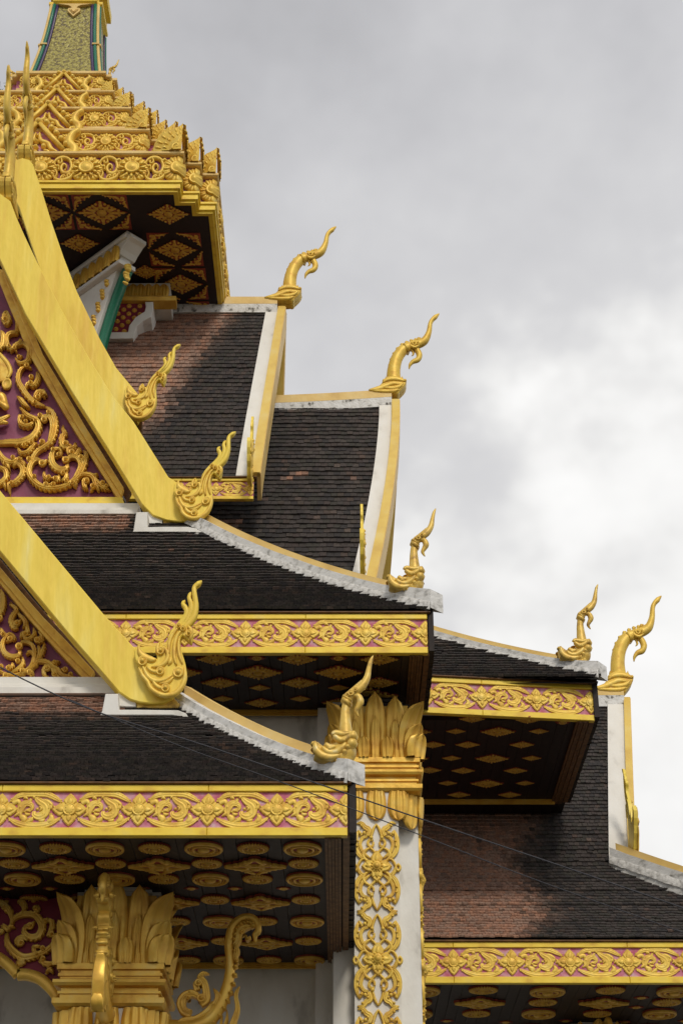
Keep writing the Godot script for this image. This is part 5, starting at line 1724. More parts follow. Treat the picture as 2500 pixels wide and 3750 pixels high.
	tiles(t, p, func(_f): return 0.7, xc, 0.105, 0.15, func(x, f, _q): return smoothstep(0.6, -0.5, x - (lerpf(3.3, 4.1, f / 0.75) + 0.25 * sin(f * 14.0) + 0.4 * wob.get_noise_2d(f * 120.0, 9.0))), 106, 0.032)
	var xv := func(f): return lerpf(5.72, 6.75, f)
	verge(t, hi, xv, 0.4, [0.52, 0.15])
	ridge(t, 1.0, 6.6, 17.2, 17.2)
	hip(t, hip_path(31.5, 11.95, 5.3, 28.3, 9.6, 8.6, 0.05), Vector3(0.7, 0, -0.7), 4, 0.22)
	hook(t, Transform3D(Basis(Vector3.UP, PI / 2) * Basis().scaled(Vector3(1, 1.12, 0.6)), Vector3(5.72, 12.0, -31.35) - t.position))
	swan("gilt swan-necked finial on the low side wing at the far right", Vector3(6.6, 17.42, -36.0), 0.0, 0.97, "finials on the side roofs", M.gold_carved)
	serpent("weathered gilt serpent standing on the hip corner of the lowest porch roof", Vector3(0.0, 9.87, -21.2), 1.02)
	serpent("weathered gilt serpent standing on the hip corner of the wide porch roof", Vector3(1.2, 14.6, -25.35), 1.06)
	serpent("weathered gilt serpent standing on the hip corner of the skirt roof", Vector3(4.4, 14.48, -27.95), 1.04)

# ridge: white course under a gilt beam
func ridge(t: Node3D, x0: float, x1: float, ya: float, yb: float) -> void:
	var A := []
	var B := []
	var N := []
	for i in 9:
		var f := i / 8.0
		var y := lerpf(ya, yb, f * f)
		A.append(Vector3(lerpf(x0, x1, f), y, -35.8) - t.position)
		B.append(Vector3(lerpf(x0, x1, f), y, -36.2) - t.position)
		N.append(Vector3(0, 1, 0))
	begin(false)
	band(B, A, N, -0.16, 0.12)
	done("ridge_course", M.grimy_plaster, t)
	begin(false)
	band(B, A, N, 0.124, 0.36)
	done("ridge_beam", M.gold_pale, t)

func eaves() -> void:
	var t := fascia("carved gilt eave board on pink under the lowest porch roof", Vector3(-6.5, 8.81, -21.0), Vector3(0.08, 8.81, -21.0), 0.74, 0.912, 0.02)
	eave_return(t, 0.08, 21.0, 27.3, 8.81, 9.56)
	t.get_child(t.get_child_count() - 1)
	var sp := []
	for k in 6:
		var x := -0.52 - 1.32 * k
		for q in [["round", 21.5, 0.26], ["toothed", 22.14, 0.215], ["round", 22.82, 0.26], ["toothed", 23.81, 0.215], ["round", 24.91, 0.26], ["toothed", 25.98, 0.215], ["round", 27.1, 0.25]]:
			sp.append([q[0], x, q[1], q[2]])
		x -= 0.66
		for q in [["toothed", 21.5, 0.22], ["winged", 22.19, 0.44], ["toothed", 22.82, 0.22], ["winged", 23.89, 0.44], ["toothed", 24.9, 0.22], ["winged", 26.05, 0.42], ["toothed", 27.1, 0.21]]:
			sp.append([q[0], x, q[1], q[2]])
		sp.append(["star", x - 0.35, 23.32, 0.11])
		sp.append(["star", x + 0.35, 23.32, 0.11])
	ceiling("dark ceiling with round and winged gilt medallions over the front porch", -8.4, -0.2, 21.05, 27.4, 8.84, sp)
	t = fascia("carved gilt eave board on pink under the wide porch roof", Vector3(-6.6, 13.32, -25.0), Vector3(1.43, 13.32, -25.0), 0.76, 1.0, 0.03)
	eave_return(t, 1.43, 25.0, 27.5, 13.32, 14.08)
	sp = []
	for k in 5:
		var x := -0.05 - 1.36 * k
		sp.append_array([["diamond", x, 25.74, 0.42], ["diamond", x + 0.68, 25.22, 0.34], ["diamond", x + 0.69, 26.18, 0.34], ["diamond", x, 26.41, 0.19], ["star", x, 25.2, 0.15], ["diamond", x - 0.67, 26.88, 0.19], ["diamond", x, 27.05, 0.3]])
	sp.append(["corner", 0.3, 26.75, 0.7])
	ceiling("dark ceiling with gilt lozenges under the wide porch roof", -7.0, 1.2, 25.05, 27.45, 13.35, sp)
	t = fascia("carved gilt eave board on pink under the skirt roof right of the tall column", Vector3(1.2, 13.32, -27.46), Vector3(4.56, 13.32, -27.86), 0.74, 1.0, 0.05)
	eave_return(t, 4.54, 27.8, 32.1, 13.32, 14.05)
	sp = []
	for k in 3:
		var z := 28.36 + 1.325 * k
		sp.append_array([["diamond", 2.86, z, 0.33], ["diamond", 2.09, z, 0.19], ["diamond", 3.61, z, 0.19], ["diamond", 2.35, z + 0.64, 0.24], ["diamond", 3.36, z + 0.64, 0.24]])
	sp.append_array([["diamond", 2.35, 27.78, 0.24], ["diamond", 3.36, 27.82, 0.24], ["diamond", 1.33, 28.36, 0.33], ["diamond", 1.33, 29.68, 0.33], ["diamond", 1.7, 29.0, 0.24], ["star", 4.0, 27.95, 0.14], ["diamond", 1.7, 30.3, 0.24]])
	ceiling("dark ceiling with gilt diamonds under the skirt roof", 0.9, 4.3, 27.88, 32.9, 13.35, sp, 32.0)
	t = fascia("carved gilt eave board on pink under the low side wing", Vector3(1.0, 8.81, -28.6), Vector3(7.9, 8.81, -28.6), 0.74, 1.0, 0.98)
	sp = []
	for k in 4:
		var x := 2.45 + 2.2 * k
		sp.append_array([["toothed", x, 29.04, 0.26], ["winged", x, 29.9, 0.46], ["toothed", x, 30.75, 0.26], ["round", x + 1.12, 29.14, 0.31], ["toothed", x + 1.12, 29.9, 0.26], ["round", x + 1.13, 30.75, 0.31], ["star", x + 0.6, 31.5, 0.13], ["star", x - 0.5, 31.4, 0.13], ["toothed", x + 1.12, 31.9, 0.26]])
	sp.append_array([["star", 5.28, 29.65, 0.14], ["star", 5.3, 30.35, 0.14], ["round", 1.4, 29.1, 0.31], ["toothed", 1.35, 29.95, 0.26], ["round", 1.35, 30.75, 0.31]])
	ceiling("dark ceiling with round and winged gilt medallions under the low side wing", 0.9, 9.3, 28.65, 33.0, 8.84, sp)
	fascia("short carved gilt eave board under the highest side roof", Vector3(-6.0, 19.48, -30.45), Vector3(-1.87, 19.48, -30.45), 0.54, 0.745, 0.06)

func walls() -> void:
	var t := thing("temple_wall", "plain white wall behind the front porch and above its roof", "wall", Vector3(-5.0, 0, -27.7))
	begin(false)
	T = Transform3D(Basis(), -t.position)
	box(Vector3(-14.0, 0.0, -28.3), Vector3(0.2, 13.36, -27.6))
	done("wall", M.plaster, t)
	begin(false)
	T = Transform3D(Basis(), -t.position)
	run_x([-27.62, 12.4, -27.54, 12.4, -27.5, 12.46, -27.5, 12.52, -27.54, 12.56, -27.62, 12.56], -13.0, 0.2)
	done("string_course", M.plaster, t)
	begin(false)
	T = Transform3D(Basis(), -t.position)
	box(Vector3(-0.42, 0.0, -27.6), Vector3(-0.16, 13.3, -27.2))
	box(Vector3(-0.158, 0.0, -27.6), Vector3(0.0, 13.3, -26.95))
	done("pilaster", M.plaster, t)
	t = thing("side_wall", "white wall of the side wing at the back of its porch", "wall", Vector3(3.0, 0, -32.3))
	begin(false)
	T = Transform3D(Basis(), -t.position)
	box(Vector3(0.2, 0.0, -34.0), Vector3(4.6, 13.38, -33.3))
	box(Vector3(4.602, 0.0, -33.6), Vector3(12.0, 8.9, -33.05))
	done("wall", M.plaster, t)
	begin(false)
	T = Transform3D(Basis(), -t.position)
	box(Vector3(0.3, 13.46, -33.6), Vector3(4.55, 16.0, -33.2))
	done("attic", M.dark_wood, t)
	column("tall white column with gilt lotus capital and openwork panels beside the low side wing", 0.57, 26.9, 11.35, 3)
	column("front porch column with gilt lotus capital and serpent brackets under the lowest eave", -3.2, 23.85, 7.1, 0, true)
	column("far column with gilt lotus capital under the low side wing ceiling", 4.75, 32.1, 7.1, 0, true)
	# arch between the porch columns
	t = thing("arch_panel", "crimson arch panel with gilt vine scrolls between the porch columns", "arch", Vector3(-4.6, 7.5, -23.7))
	poly(t, 23.8, [-6.12, 8.83, -4.27, 8.83, -4.07, 8.86, -3.96, 7.57, -4.06, 7.6, -4.27, 7.75, -4.58, 7.76, -4.68, 7.87, -4.92, 8.01, -5.14, 8.01, -5.95, 7.5], -0.25, 0.0, "panel", M.crimson)
	begin()
	T = Transform3D(Basis(), Vector3(0, 0, -23.72) - t.position)
	ribbon(curve(P([-5.06, 7.96, -4.9, 7.94, -4.74, 7.84, -4.58, 7.69]), 6), [0.075, 0.075, 0.075, 0.075], 0.12, 0.0, 2)
	ribbon(curve(P([-4.58, 7.69, -4.44, 7.69, -4.26, 7.63, -4.1, 7.5, -4, 7.36]), 6), [0.075, 0.075, 0.075, 0.075, 0.06], 0.12, 0.0, 2)
	done("arch_rib", M.gold_old, t)
	vines(t, 23.78, [
		[[-4.81, 8.3, -4.78, 8.16, -4.68, 8.04, -4.54, 7.96, -4.39, 7.98, -4.24, 8.04, -4.13, 8.13, -4.04, 8.2], [0.6, 1.3, 1.5, 1.5, 1.4, 1.2, 1, 0.6]],
		[[-4.78, 8.33, -4.85, 8.39, -4.9, 8.38], [0.8, 1.1, 0.2]],
		[[-4.77, 8.39, -4.73, 8.51, -4.61, 8.57, -4.45, 8.57, -4.35, 8.48, -4.31, 8.37, -4.36, 8.26, -4.48, 8.25, -4.56, 8.33, -4.53, 8.4, -4.46, 8.39], [0.4, 1, 1.2, 1.3, 1.4, 1.4, 1.4, 1.2, 1, 0.9, 0.5]],
		[[-4.73, 8.44, -4.79, 8.6, -4.89, 8.72, -4.98, 8.75], [0.5, 1.2, 1.2, 0.8]],
		[[-4.62, 8.57, -4.59, 8.67, -4.62, 8.75, -4.7, 8.76], [0.5, 1, 1, 0.4]],
		[[-4.44, 8.57, -4.4, 8.65, -4.43, 8.71], [0.6, 1, 0.4]],
		[[-4.21, 8.25, -4.17, 8.37, -4.18, 8.47, -4.26, 8.48], [0.8, 1.1, 1, 0.4]],
		[[-4.5, 8.2, -4.57, 8.24, -4.65, 8.19, -4.6, 8.11], [0.6, 1.1, 1.1, 0.5]],
		[[-4.35, 7.99, -4.4, 8.09, -4.31, 8.11], [0.6, 1, 0.6]],
		[[-4.5, 7.89, -4.59, 7.88, -4.64, 7.88], [0.8, 1.4, 0.2]],
		[[-4.31, 7.91, -4.18, 7.86, -4.03, 7.89], [0.6, 1.2, 0.4]],
		[[-4.2, 7.72, -4.15, 7.78, -4.09, 7.73], [0.3, 1, 0.3]],
		[[-4.8, 8.33, -4.77, 8.39, -4.69, 8.38], [0.6, 1, 0.1]],
		[[-4.85, 8.34, -4.9, 8.33, -4.95, 8.34], [0.6, 1, 0.4]]], 0.034, 0.1,
		P([-4.48, 8.4, -4.59, 8.16, -4.34, 7.99, -4.63, 8.73, -4.43, 8.66, -4.27, 8.47, -4.27, 8.08, -4.25, 7.93, -4.88, 8.68, -4.16, 8.28]), [0.04, 0.04, 0.036, 0.03, 0.03, 0.03, 0.03, 0.03, 0.034, 0.034])
	brackets()

func brackets() -> void:
	# serpent bracket in profile, traced in its own plane; the front one is the same carving turned to the viewer
	var s := 0.00124
	var ox := 330.0
	var oy := 1500.0
	begin()
	var path := curve(Q([330, 1480, 450, 1500, 580, 1500, 720, 1460, 850, 1390, 950, 1250, 1020, 1090, 1058, 900, 1062, 720, 1042, 560, 1050, 420, 1090, 310, 1180, 235, 1290, 225, 1362, 290, 1375, 380, 1340, 430, 1350, 525], ox, oy, s), 4)
	loft(lift(path), [0.12, 0.12, 0.12, 0.11, 0.1, 0.09, 0.08, 0.075, 0.075, 0.075, 0.07, 0.07, 0.065, 0.06, 0.055, 0.05, 0.04, 0.008], [0.1, 0.13, 0.13, 0.12, 0.11, 0.1, 0.085, 0.075, 0.07, 0.07, 0.065, 0.065, 0.065, 0.06, 0.05, 0.05, 0.045, 0.008], Vector3(0, 0, 1), 10)
	var bodym := finish()
	begin()
	for k in 22:
		var i := 14 + k * 2
		if i < path.size() - 1:
			var q := path[i]
			var d := (path[i + 1] - path[i - 1]).normalized()
			var n := Vector2(d.y, -d.x)
			loft(lift(PackedVector2Array([q + n * 0.05, q + n * 0.11 + d * 0.02])), [0.085, 0.075], [0.045, 0.03], Vector3(0, 0, 1), 6)
	for a in [[[640, 1340, 560, 1310, 520, 1220, 560, 1140, 640, 1110, 720, 1150], [60, 70, 75, 70, 60, 40]],
		[[740, 1230, 800, 1180, 800, 1080, 770, 980, 720, 930, 760, 880, 825, 885], [60, 70, 60, 55, 45, 35, 8]],
		[[700, 1080, 680, 1000, 720, 980], [50, 50, 20]],
		[[900, 1250, 940, 1150, 880, 1050], [50, 55, 6]],
		[[600, 1100, 620, 1060], [40, 6]],
		[[1060, 1620, 1120, 1440, 1165, 1280, 1140, 1120, 1180, 1025], [55, 50, 40, 32, 6]],
		[[980, 1560, 1045, 1420, 1045, 1290], [30, 28, 5]],
		[[1000, 1600, 985, 1450, 995, 1350], [26, 24, 5]],
		[[1060, 1600, 1150, 1540, 1175, 1450], [40, 40, 8]],
		[[1110, 560, 1150, 500, 1160, 400, 1220, 350, 1290, 340], [40, 50, 55, 50, 20]],
		[[1110, 540, 1140, 620, 1120, 700, 1150, 770], [20, 45, 35, 20]],
		[[1240, 440, 1250, 490, 1290, 460], [12, 26, 20]],
		[[460, 1480, 560, 1420, 700, 1400, 840, 1300, 880, 1200], [30, 60, 60, 55, 20]]]:
		var w := []
		for q in a[1]:
			w.append(q * s * 0.72)
			# both faces of the carving
		for sd in [0, 1]:
			T = Transform3D.IDENTITY if sd == 0 else Transform3D(Basis(Vector3.UP, PI), Vector3.ZERO)
			ribbon(curve(mir(Q(a[0], ox, oy, s), 1 if sd == 0 else -1, 1), 4), w, 0.09, 0.0, 1)
	for b in [[710, 995, 40], [750, 1170, 45], [600, 1165, 24], [1190, 400, 34], [1140, 740, 20]]:
		for sd in [0, 1]:
			T = Transform3D.IDENTITY if sd == 0 else Transform3D(Basis(Vector3.UP, PI), Vector3.ZERO)
			boss(Vector2((b[0] - ox) * s * (1 if sd == 0 else -1), (oy - b[1]) * s), b[2] * s * 1.1, 0.07, 0.07)
	var relief := finish()
	var collars := []
	for i in [26, 30, 33, 36, 39, 42, 46]:
		var q3 := path[i]
		var d3 := (path[i + 1] - path[i - 1]).normalized()
		begin()
		loft(lift(PackedVector2Array([q3 - d3 * 0.045, q3 + d3 * 0.045])), [0.105, 0.1], [0.1, 0.09], Vector3(0, 0, 1), 10)
		collars.append(finish())
	for q in [["gilt serpent bracket curling up beside the front porch column toward the ceiling", Vector3(-2.5, 6.98, -23.85), 0.0], ["gilt serpent bracket seen head-on before the front porch column capital", Vector3(-3.2, 6.98, -23.12), -PI / 2], ["gilt serpent bracket head-on at the far column under the low side wing", Vector3(4.75, 6.98, -31.37), -PI / 2]]:
		var t := thing("serpent_bracket", q[0], "bracket", q[1], "serpent brackets")
		t.rotation.y = q[2]
		put(bodym, "serpent_body", M.gold_old, t)
		put(relief, "scales_and_flames", M.gold_old, t)
		if q[2] != 0.0:
			for cm in collars:
				put(cm, "collar", M.gold_old, t)

# ---------------------------------------------------------------- the spire
func spire() -> void:
	var c := Vector3(-7.92, 28.7, -36.0)
	var t := thing("spire", "tiered gilt spire with lotus antefixes and green mosaic obelisk above the side roofs", "tower", c)
	var tiers := [
		[4.7, 0.4, 0.2, 0.3, 1.12, 1.22, 1.13, 0.41],
		[3.64, 0.4, 1.2, 2.27, 2.86, 2.96, 0.98, 0.31],
		[2.84, 0.33, 2.94, 3.84, 4.38, 4.48, 0.84, 0.28],
		[2.03, 0.25, 4.46, 5.3, 5.78, 5.87, 0.72, 0.25],
		[1.42, 0.14, 5.85, 6.6, 7.08, 7.2, 0.62, 0.25]]
	for i in 5:
		var q: Array = tiers[i]
		var w: float = q[0]
		var s: float = q[1]
		begin(false)
		moulding(w, s, 2, [0.0, q[2], 0.0, q[4]])
		done("frieze_wall", M.pink if i else M.magenta, t)
		begin(false)
		moulding(w, s, 2, [0.0, q[4], 0.1, q[4] + 0.012, 0.13, q[4] + 0.04, 0.13, q[5], 0.0, q[5] + 0.01])
		done("upper_lip", M.gold_pale, t)
		if i == 0:
			begin(false)
			moulding(w, s, 2, [-0.09, 0.005, 0.02, 0.0, 0.02, 0.06, 0.08, 0.07, 0.08, 0.21, 0.12, 0.23, 0.12, 0.29, 0.0, 0.3], false)
			done("cornice", M.gold_rail, t)
		else:
			begin(false)
			moulding(w, s, 2, [0.0, q[3] - 0.34, 0.05, q[3] - 0.33, 0.05, q[3] - 0.12, 0.0, q[3] - 0.115])
			done("grimy_course", M.grimy_plaster, t)
			begin(false)
			moulding(w, s, 2, [0.0, q[3] - 0.11, 0.08, q[3] - 0.1, 0.08, q[3] - 0.02, 0.0, q[3] - 0.01])
			done("lower_lip", M.gold_pale, t)
		var mid: float = (q[3] + q[4]) / 2
		var rad: float = q[7]
		var side := Basis(Vector3(0, 0, -1), Vector3.UP, Vector3(1, 0, 0))
		var corners := [Vector3(w - 2 * s, 0, w), Vector3(w - s, 0, w - s), Vector3(w, 0, w - 2 * s)]
		for k in 3:
			var cp: Vector3 = corners[k]
			put(L.sunflower_bent, "sunflower", M.gold_carved, t, Transform3D(Basis().scaled(Vector3.ONE * rad * (1.0 if k == 0 else 0.9)), cp + Vector3(0, mid, 0)))
			if i < 4:
				var aw: float = [0.68, 0.52, 0.52][k] * [1.0, 0.82, 0.64, 0.46][i]
				put(L.antefix, "antefix", M.gold_carved, t, Transform3D(Basis().scaled(Vector3(aw, aw * (1.05 if k == 0 else 1.3), aw)), cp + Vector3(0, q[5] + 0.01, 0) + Vector3(0.06, 0, 0.06)))
				if k == 0:
					put(L.antefix, "antefix", M.gold_carved, t, Transform3D(Basis().scaled(Vector3(aw * 0.8, aw * 1.5, aw * 0.8)), cp + Vector3(-aw * 0.25, q[5] + 0.01, -0.25)))
		# sunflowers and foliage along the front and the right side
		var n := int((w - 2 * s) / q[6]) * 2 + 1
		for f in 2:
			for k in range(1, n + 1):
				var x: float = w - 2 * s - k * q[6]
				if x < -(w - 2 * s) + 0.1:
					break
				var bs := Basis() if f == 0 else side
				var at := Vector3(x, mid, w) if f == 0 else Vector3(w, mid, x)
				var sc := Basis().scaled(Vector3.ONE * rad)
				put(L.sunflower, "sunflower", M.gold_carved, t, Transform3D(bs * sc, at))
			for k in n + 1:
				var x: float = w - 2 * s - (k + 0.5) * q[6]
				if x < -(w - 2 * s):
					break
				var bs := Basis() if f == 0 else side
				var at := Vector3(x, mid, w) if f == 0 else Vector3(w, mid, x)
				var fw: float = q[6] * 0.5 - rad * 0.72
				put(L.foliage[k % 2], "foliage", M.gold_carved, t, Transform3D(bs * Basis().scaled(Vector3(fw, rad * 1.0, rad * 0.9)), at))
		var nw: float = [0.0, 0.98, 0.86, 0.78, 0.7][i]
		if i > 0:
			put(L.niche, "niche_gable", M.gold_carved, t, Transform3D(Basis().scaled(Vector3(nw, nw * 0.98, nw)), Vector3(0.1, q[3] - 0.38, w + 0.1)))
			begin(false)
			T = Transform3D(Basis(), Vector3(0.1, q[3] - 0.38, w))
			slab(PackedVector2Array([Vector2(-0.75 * nw, 0.02), Vector2(0.75 * nw, 0.02), Vector2(0.7 * nw, 0.32 * nw), Vector2(0, 1.2 * nw), Vector2(-0.7 * nw, 0.32 * nw)]), -0.2, 0.09, 0.005)
			done("niche_panel", M.pink, t)
	# obelisk: mosaic faces, purple, green and cream edges, a gilt cap
	var b0 := 1.08
	var b1 := 0.7
	var y0 := 7.15
	var y1 := 10.7
	var prof := []
	for k in 9:
		var f := k / 8.0
		prof.append(lerpf(b0, b1, f) - b0 - 0.06 * sin(f * PI))
		prof.append(lerpf(y0, y1, f))
	begin(false)
	moulding(b0, 0, 0, prof)
	done("mosaic_face", M.mosaic, t)
	for k in 4:
		var bs := Basis(Vector3.UP, PI / 2 * k)
		for e in [["cream_edge", -0.01, 0.05, "gold_pale"], ["green_roll", -0.1, 0.055, "green_glass"], ["purple_band", -0.2, 0.05, "purple_glass"]]:
			for sd in [-1.0, 1.0]:
				if e[0] == "cream_edge" and sd < 0:
					continue
				begin()
				var path := []
				for j in 9:
					var ww: float = b0 + prof[j * 2]
					path.append(bs * Vector3(sd * (ww + e[1] * (0.75 + 0.25 * ww / b0)), prof[j * 2 + 1], ww + (0.02 if e[0] != "cream_edge" else 0.0)))
				loft(path, [e[2]], [e[2] if e[0] != "purple_band" else 0.03], bs * Vector3.RIGHT, 8)
				done(e[0], M[e[3]], t)
		for sd in [-1.0, 1.0]:
			var ww: float = b0 + prof[8]
			begin()
			T = Transform3D(bs, bs * Vector3(sd * (ww - 0.07), prof[9], ww + 0.04))
			slab(PackedVector2Array([Vector2(-0.1, -0.03), Vector2(0.11, -0.03), Vector2(0.11, 0.03), Vector2(-0.1, 0.03)]), -0.02, 0.05, 0.01)
			done("edge_tie", M.gold_pale, t)
	begin()
	T = Transform3D(Basis().scaled(Vector3(0.62, 0.62, 1)), Vector3(0, y1 - 0.4, 0.74))
	slab(curve(PackedVector2Array([Vector2(0, -0.25), Vector2(0.16, -0.05), Vector2(0.3, 0.12), Vector2(0.28, 0.3), Vector2(0.12, 0.34), Vector2(0.3, 0.5), Vector2(0.8, 0.6), Vector2(-0.8, 0.6), Vector2(-0.3, 0.5), Vector2(-0.12, 0.34), Vector2(-0.28, 0.3), Vector2(-0.3, 0.12), Vector2(-0.16, -0.05)]), 2), -0.1, 0.06, 0.01)
	for k in 2:
		ribbon(PackedVector2Array([Vector2(-0.2 + 0.08 * k, 0.2), Vector2(0, -0.08 + 0.1 * k), Vector2(0.2 - 0.08 * k, 0.2)]), [0.025], 0.05, 0.05, 3)
	done("heart_pendant", M.gold_pale, t)
	begin(false)
	moulding(0.6, 0.15, 1, [0.06, y1 - 0.02, 0.1, y1, 0.2, y1 + 0.1, 0.2, y1 + 0.2, 0.05, y1 + 0.3, 0.05, y1 + 0.6, 0.25, y1 + 0.7, 0.25, y1 + 1.0, -0.3, y1 + 1.4, -0.5, y1 + 3.0])
	done("cap", M.gold_rail, t)
	# ceiling under the cornice
	begin(false)
	T = Transform3D(Basis(), Vector3.ZERO)
	moulding(4.7, 0.4, 2, [-0.08, 0.012, -0.28, 0.1])
	done("ceiling_boards", M.soffit_wood, t)
	for q in [[-5.95, 32.04, 0.64], [-7.38, 32.04, 0.64], [-4.3, 32.1, 0.54], [-6.66, 33.24, 0.52], [-4.25, 33.5, 0.58], [-4.22, 34.92, 0.58], [-4.22, 36.34, 0.58], [-5.1, 34.4, 0.4], [-8.8, 32.04, 0.6]]:
		medallion("lozenge", "ceiling_lozenge", t, Transform3D(DOWN * Basis().scaled(Vector3(q[2], q[2] * 1.05, 0.3)), Vector3(q[0], 28.71, -q[1]) - c))
		if q[2] > 0.55:
			for sx in [-1.0, 1.0]:
				for sy in [-1.0, 1.0]:
					var rot := Basis(Vector3(-sx, 0, 0), Vector3(0, 0, -sy), Vector3(-sx, 0, 0).cross(Vector3(0, 0, -sy)))
					# mirrored corners keep the fretted face downward
					var m := Basis(Vector3(-sx * 0.62, 0, 0), Vector3(0, 0, -sy * 0.62), Vector3(0, -0.3, 0)) if rot.z.y < 0 else Basis(Vector3(0, 0, -sy * 0.62), Vector3(-sx * 0.62, 0, 0), Vector3(0, -0.3, 0))
					medallion("corner", "ceiling_corner", t, Transform3D(m, Vector3(q[0] + sx * 0.68, 28.71, -q[1] + sy * 0.66) - c))
	# body below the cornice: rosette wall, leaf band, ogee frame
	poly(t, 34.8, [-4.9, 28, -4.89, 27.67, -4.93, 27.44, -5.13, 27.32, -5.28, 27.14, -5.31, 26.99, -5.35, 26.76, -8.83, 26.76, -9.03, 28.64, -4.5, 28.64, -4.47, 28.02], -2.0, 0.0, "drum_wall", M.plaster, 0.004)
	poly(t, 34.8, [-6.51, 28.05, -5.08, 27.93, -5.08, 27.64, -5.33, 27.47, -5.48, 27.19, -5.49, 26.97, -6.43, 26.97], -0.1, 0.03, "rosette_wall", M.crimson, 0.004)
	var ogee := [-5.1, 27.93, -4.89, 27.93, -4.88, 27.67, -4.92, 27.44, -5.12, 27.32, -5.27, 27.14, -5.3, 26.99, -5.34, 26.76, -6.42, 26.74, -6.43, 26.96, -5.48, 26.96, -5.46, 27.17, -5.31, 27.44, -5.09, 27.62, -5.07, 27.77]
	poly(t, 34.75, ogee, -0.1, 0.08, "ogee_frame", M.plaster)
	begin()
	for k in 8:
		var a := TAU * k / 8
		dome(Vector2(cos(a), sin(a)) * 0.042, 0.026, 0.04, 0.0, 6, 2)
	dome(Vector2.ZERO, 0.034, 0.07, 0.0, 6, 2)
	var rosette := finish()
	var rp := P([-5.81, 27.86, -5.52, 27.86, -5.24, 27.86, -5.94, 27.74, -5.65, 27.74, -5.37, 27.72, -5.79, 27.61, -5.51, 27.61, -5.22, 27.59, -5.96, 27.48, -5.65, 27.49, -5.36, 27.48, -5.79, 27.37, -5.51, 27.35, -5.97, 27.24, -5.66, 27.24, -5.81, 27.12, -5.59, 27.05, -6.06, 27.12])
	for v in rp:
		put(rosette, "rosette", M.gold_leaf, t, place(Vector3(v.x, v.y, -34.77) - c))
	var lp := P([-5.86, 28.13, -5.66, 28.13, -5.45, 28.13, -5.25, 28.13, -5.05, 28.13, -4.84, 28.13, -4.64, 28.13, -6.07, 28.13])
	for v in lp:
		put(L.leaf_drop, "band_leaf", M.gold_old, t, Transform3D(Basis().scaled(Vector3(0.8, 0.85, 1)), Vector3(v.x, v.y, -34.78) - c))
	begin(false)
	T = Transform3D(Basis(), -c)
	run_x([-35.0, lp[0].y - 0.2, -34.64, lp[0].y - 0.18, -34.6, lp[0].y - 0.08, -34.68, lp[0].y, -35.0, lp[0].y], -7.0, -4.3)
	done("leaf_band", M.gold_old, t)
	# diagonal corner bracket
	var fn := thing("corner_bracket", "white diagonal corner bracket with emerald edge under the spire cornice", "bracket", Vector3(-5.22, 28.7, -32.82))
	fn.rotation.y = -PI / 4
	# local x runs outward to the corner, local z faces front left
	begin(false)
	slab(curve(PackedVector2Array([Vector2(-3.4, -0.6), Vector2(-0.35, -0.6), Vector2(-0.45, -0.9), Vector2(-0.75, -1.6), Vector2(-1.15, -2.6), Vector2(-1.4, -3.6), Vector2(-1.5, -4.8), Vector2(-3.4, -4.8)]), 1), -0.22, 0.1, 0.01)
	done("fin", M.plaster, fn)
	begin(false)
	slab(PackedVector2Array([Vector2(-3.4, -0.02), Vector2(-0.05, -0.02), Vector2(-0.05, -0.16), Vector2(0.12, -0.2), Vector2(0.12, -0.3), Vector2(0.0, -0.34), Vector2(-0.2, -0.5), Vector2(-0.3, -0.62), Vector2(-3.4, -0.62)]), -0.3, 0.2, 0.01)
	done("cornice_block", M.plaster, fn)
	begin(false)
	slab(PackedVector2Array([Vector2(-3.4, -0.16), Vector2(0.0, -0.16), Vector2(0.0, -0.28), Vector2(-3.4, -0.28)]), 0.0, 0.28, 0.02)
	slab(PackedVector2Array([Vector2(-3.4, -0.86), Vector2(-0.2, -0.86), Vector2(-0.2, -0.98), Vector2(-3.4, -0.98)]), -0.26, 0.26, 0.02)
	done("ledges", M.plaster, fn)
	for k in 9:
		put(L.leaf_drop, "band_leaf", M.gold_old, fn, Transform3D(Basis().scaled(Vector3(0.9, 1.1, 1)), Vector3(-0.42 - 0.32 * k, -0.86, 0.2)))
	begin()
	loft(lift(curve(PackedVector2Array([Vector2(-0.3, -0.98), Vector2(-0.52, -1.35), Vector2(-0.82, -2.0), Vector2(-1.1, -2.8), Vector2(-1.28, -3.7), Vector2(-1.34, -4.8)]), 4), -0.1), [0.13], [0.05], Vector3(0, 0, 1), 4, true)
	done("emerald_edge", M.green_glass, fn)
	begin()
	for a in [[[-0.75, -1.0, -0.9, -1.3, -1.1, -1.5, -1.2, -1.8, -1.35, -2.1, -1.5, -2.4], [0.03, 0.1, 0.12, 0.12, 0.12, 0.05]], [[-1.2, -1.5, -1.5, -1.35, -1.8, -1.5, -1.9, -1.8], [0.03, 0.07, 0.07, 0.04]], [[-1.4, -1.9, -1.6, -1.8, -1.8, -2.1, -1.6, -2.4, -1.6, -2.9], [0.05, 0.1, 0.12, 0.12, 0.04]]]:
		ribbon(curve(Q(a[0], 0, 0, 1.0).duplicate(), 4), a[1], 0.1, 0.1, 1)
	for k in 16:
		dome(Vector2(-0.85 - 0.045 * k + 0.08 * sin(k * 2.1), -1.15 - 0.11 * k), 0.07, 0.1, 0.1, 8, 2)
	done("foliage", M.gold_old, fn)
	begin()
	for k in 6:
		dome(Vector2(-0.12 + 0.04 * sin(k * 2.0), -1.05 - 0.1 * k), 0.1 - 0.01 * k, 0.14, 0.0, 8, 3)
	done("pendant", M.gold_carved, fn)
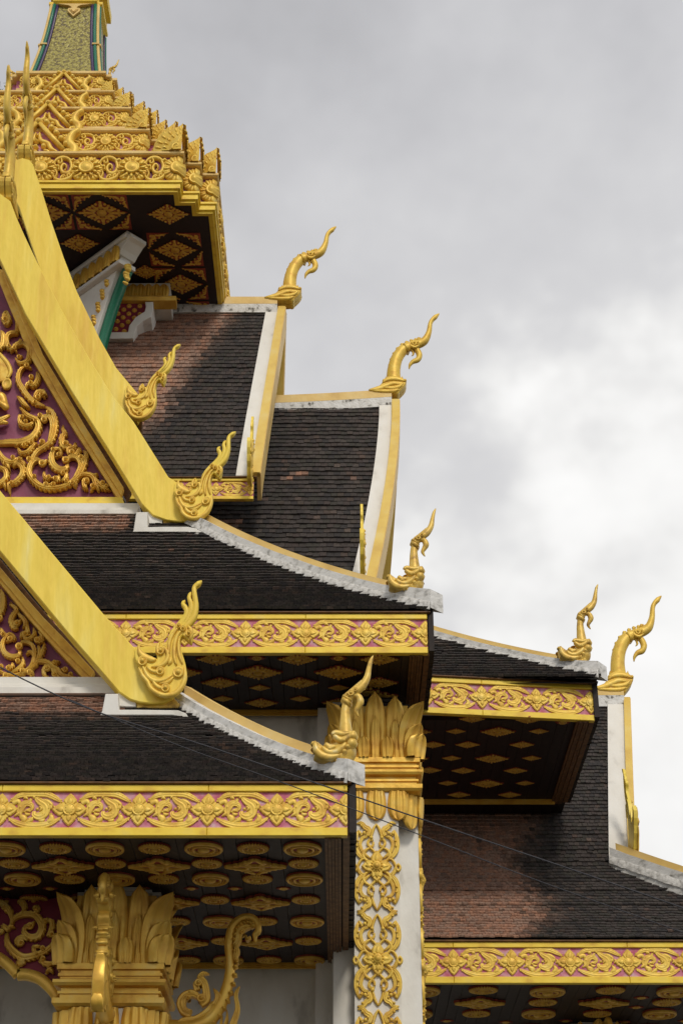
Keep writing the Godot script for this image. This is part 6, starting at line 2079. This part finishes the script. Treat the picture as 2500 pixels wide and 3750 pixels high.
	# small corner finials on the top tier
	for q in [[1.3, 1.3, 0.0, "right"], [-1.36, 1.1, PI, "left"]]:
		var o := thing("corner_serpent", "small gilt serpent on the top tier corner nearer the open sky" if q[3] == "right" else "small gilt serpent on the top tier corner behind the gable finials", "roof finial", c + Vector3(q[0], 6.9, q[1]), "small serpents on the spire")
		o.rotation.y = q[2]
		o.scale = Vector3.ONE * 0.62
		put(L.serpent[0], "neck", M.gold_weathered, o)
		put(L.serpent[1], "beak", M.gold_weathered, o)
		put(L.serpent[2], "crest_and_collar", M.gold_weathered, o)
	# a small plant rooted in the masonry
	var pl := thing("small_plant", "small weed growing from the spire masonry behind the gable finials", "plant", c + Vector3(-1.9, 6.3, 1.6))
	begin()
	var r := RandomNumberGenerator.new()
	r.seed = 5
	for k in 60:
		var a := r.randf() * TAU
		var e := Vector3(cos(a), r.randf_range(0.2, 1.2), sin(a) * 0.6) * r.randf_range(0.1, 0.42)
		var d := Vector3(r.randf_range(-1, 1), r.randf_range(-0.5, 1), r.randf_range(-1, 1)).normalized() * 0.09
		var g := d.cross(Vector3(0.3, 0.5, 1)).normalized() * 0.035
		quad(e - d, e + g, e + d, e - g)
	done("leaves", M.leaf_green, pl)
	begin()
	for k in 5:
		loft([Vector3(0, -0.2, 0), Vector3(0.06 * (k - 2), 0.15, 0), Vector3(0.13 * (k - 2), 0.38, 0.05)], [0.012, 0.004], [0.012, 0.004], Vector3.RIGHT, 5)
	done("stem", M.dark_wood, pl)

func cables() -> void:
	for q in [[[-2.28, 5.88, -1.87, 5.65, -1.41, 5.44, -0.8, 5.24, -0.21, 5.03, 0.54, 4.76, 1.22, 4.52, 1.88, 4.28, 2.09, 4.19], "upper dark overhead cable crossing in front of the porch roof and column", 0.0042], [[-1.71, 5.79, -1.03, 5.49, -0.34, 5.23, 0.46, 4.91, 1.07, 4.66, 1.68, 4.43, 2.22, 4.23], "lower dark overhead cable crossing in front of the eave board and column", 0.0032]]:
		var t := thing("overhead_cable", q[1], "cable", Vector3.ZERO, "overhead cables")
		begin()
		var z := -9.0 if q[2] > 0.004 else -9.6
		loft(lift(curve(P(q[0]), 6), z), [q[2]], [q[2]], Vector3(0, 0, 1), 6)
		done("wire", M.cable_black, t)

func _ready() -> void:
	stage()
	wob.seed = 3
	wob.frequency = 0.02
	wob.noise_type = FastNoiseLite.TYPE_SIMPLEX_SMOOTH
	materials()
	begin(false)
	box(Vector3(-1500, -1.0, -1500), Vector3(1500, 0.0, 1500))
	var g := done("ground", M.stone_ground, self)
	g.set_meta("kind", "structure")
	g.set_meta("label", "paved temple court around the building")
	library()
	walls()
	roofs()
	eaves()
	gables()
	spire()
	cables()
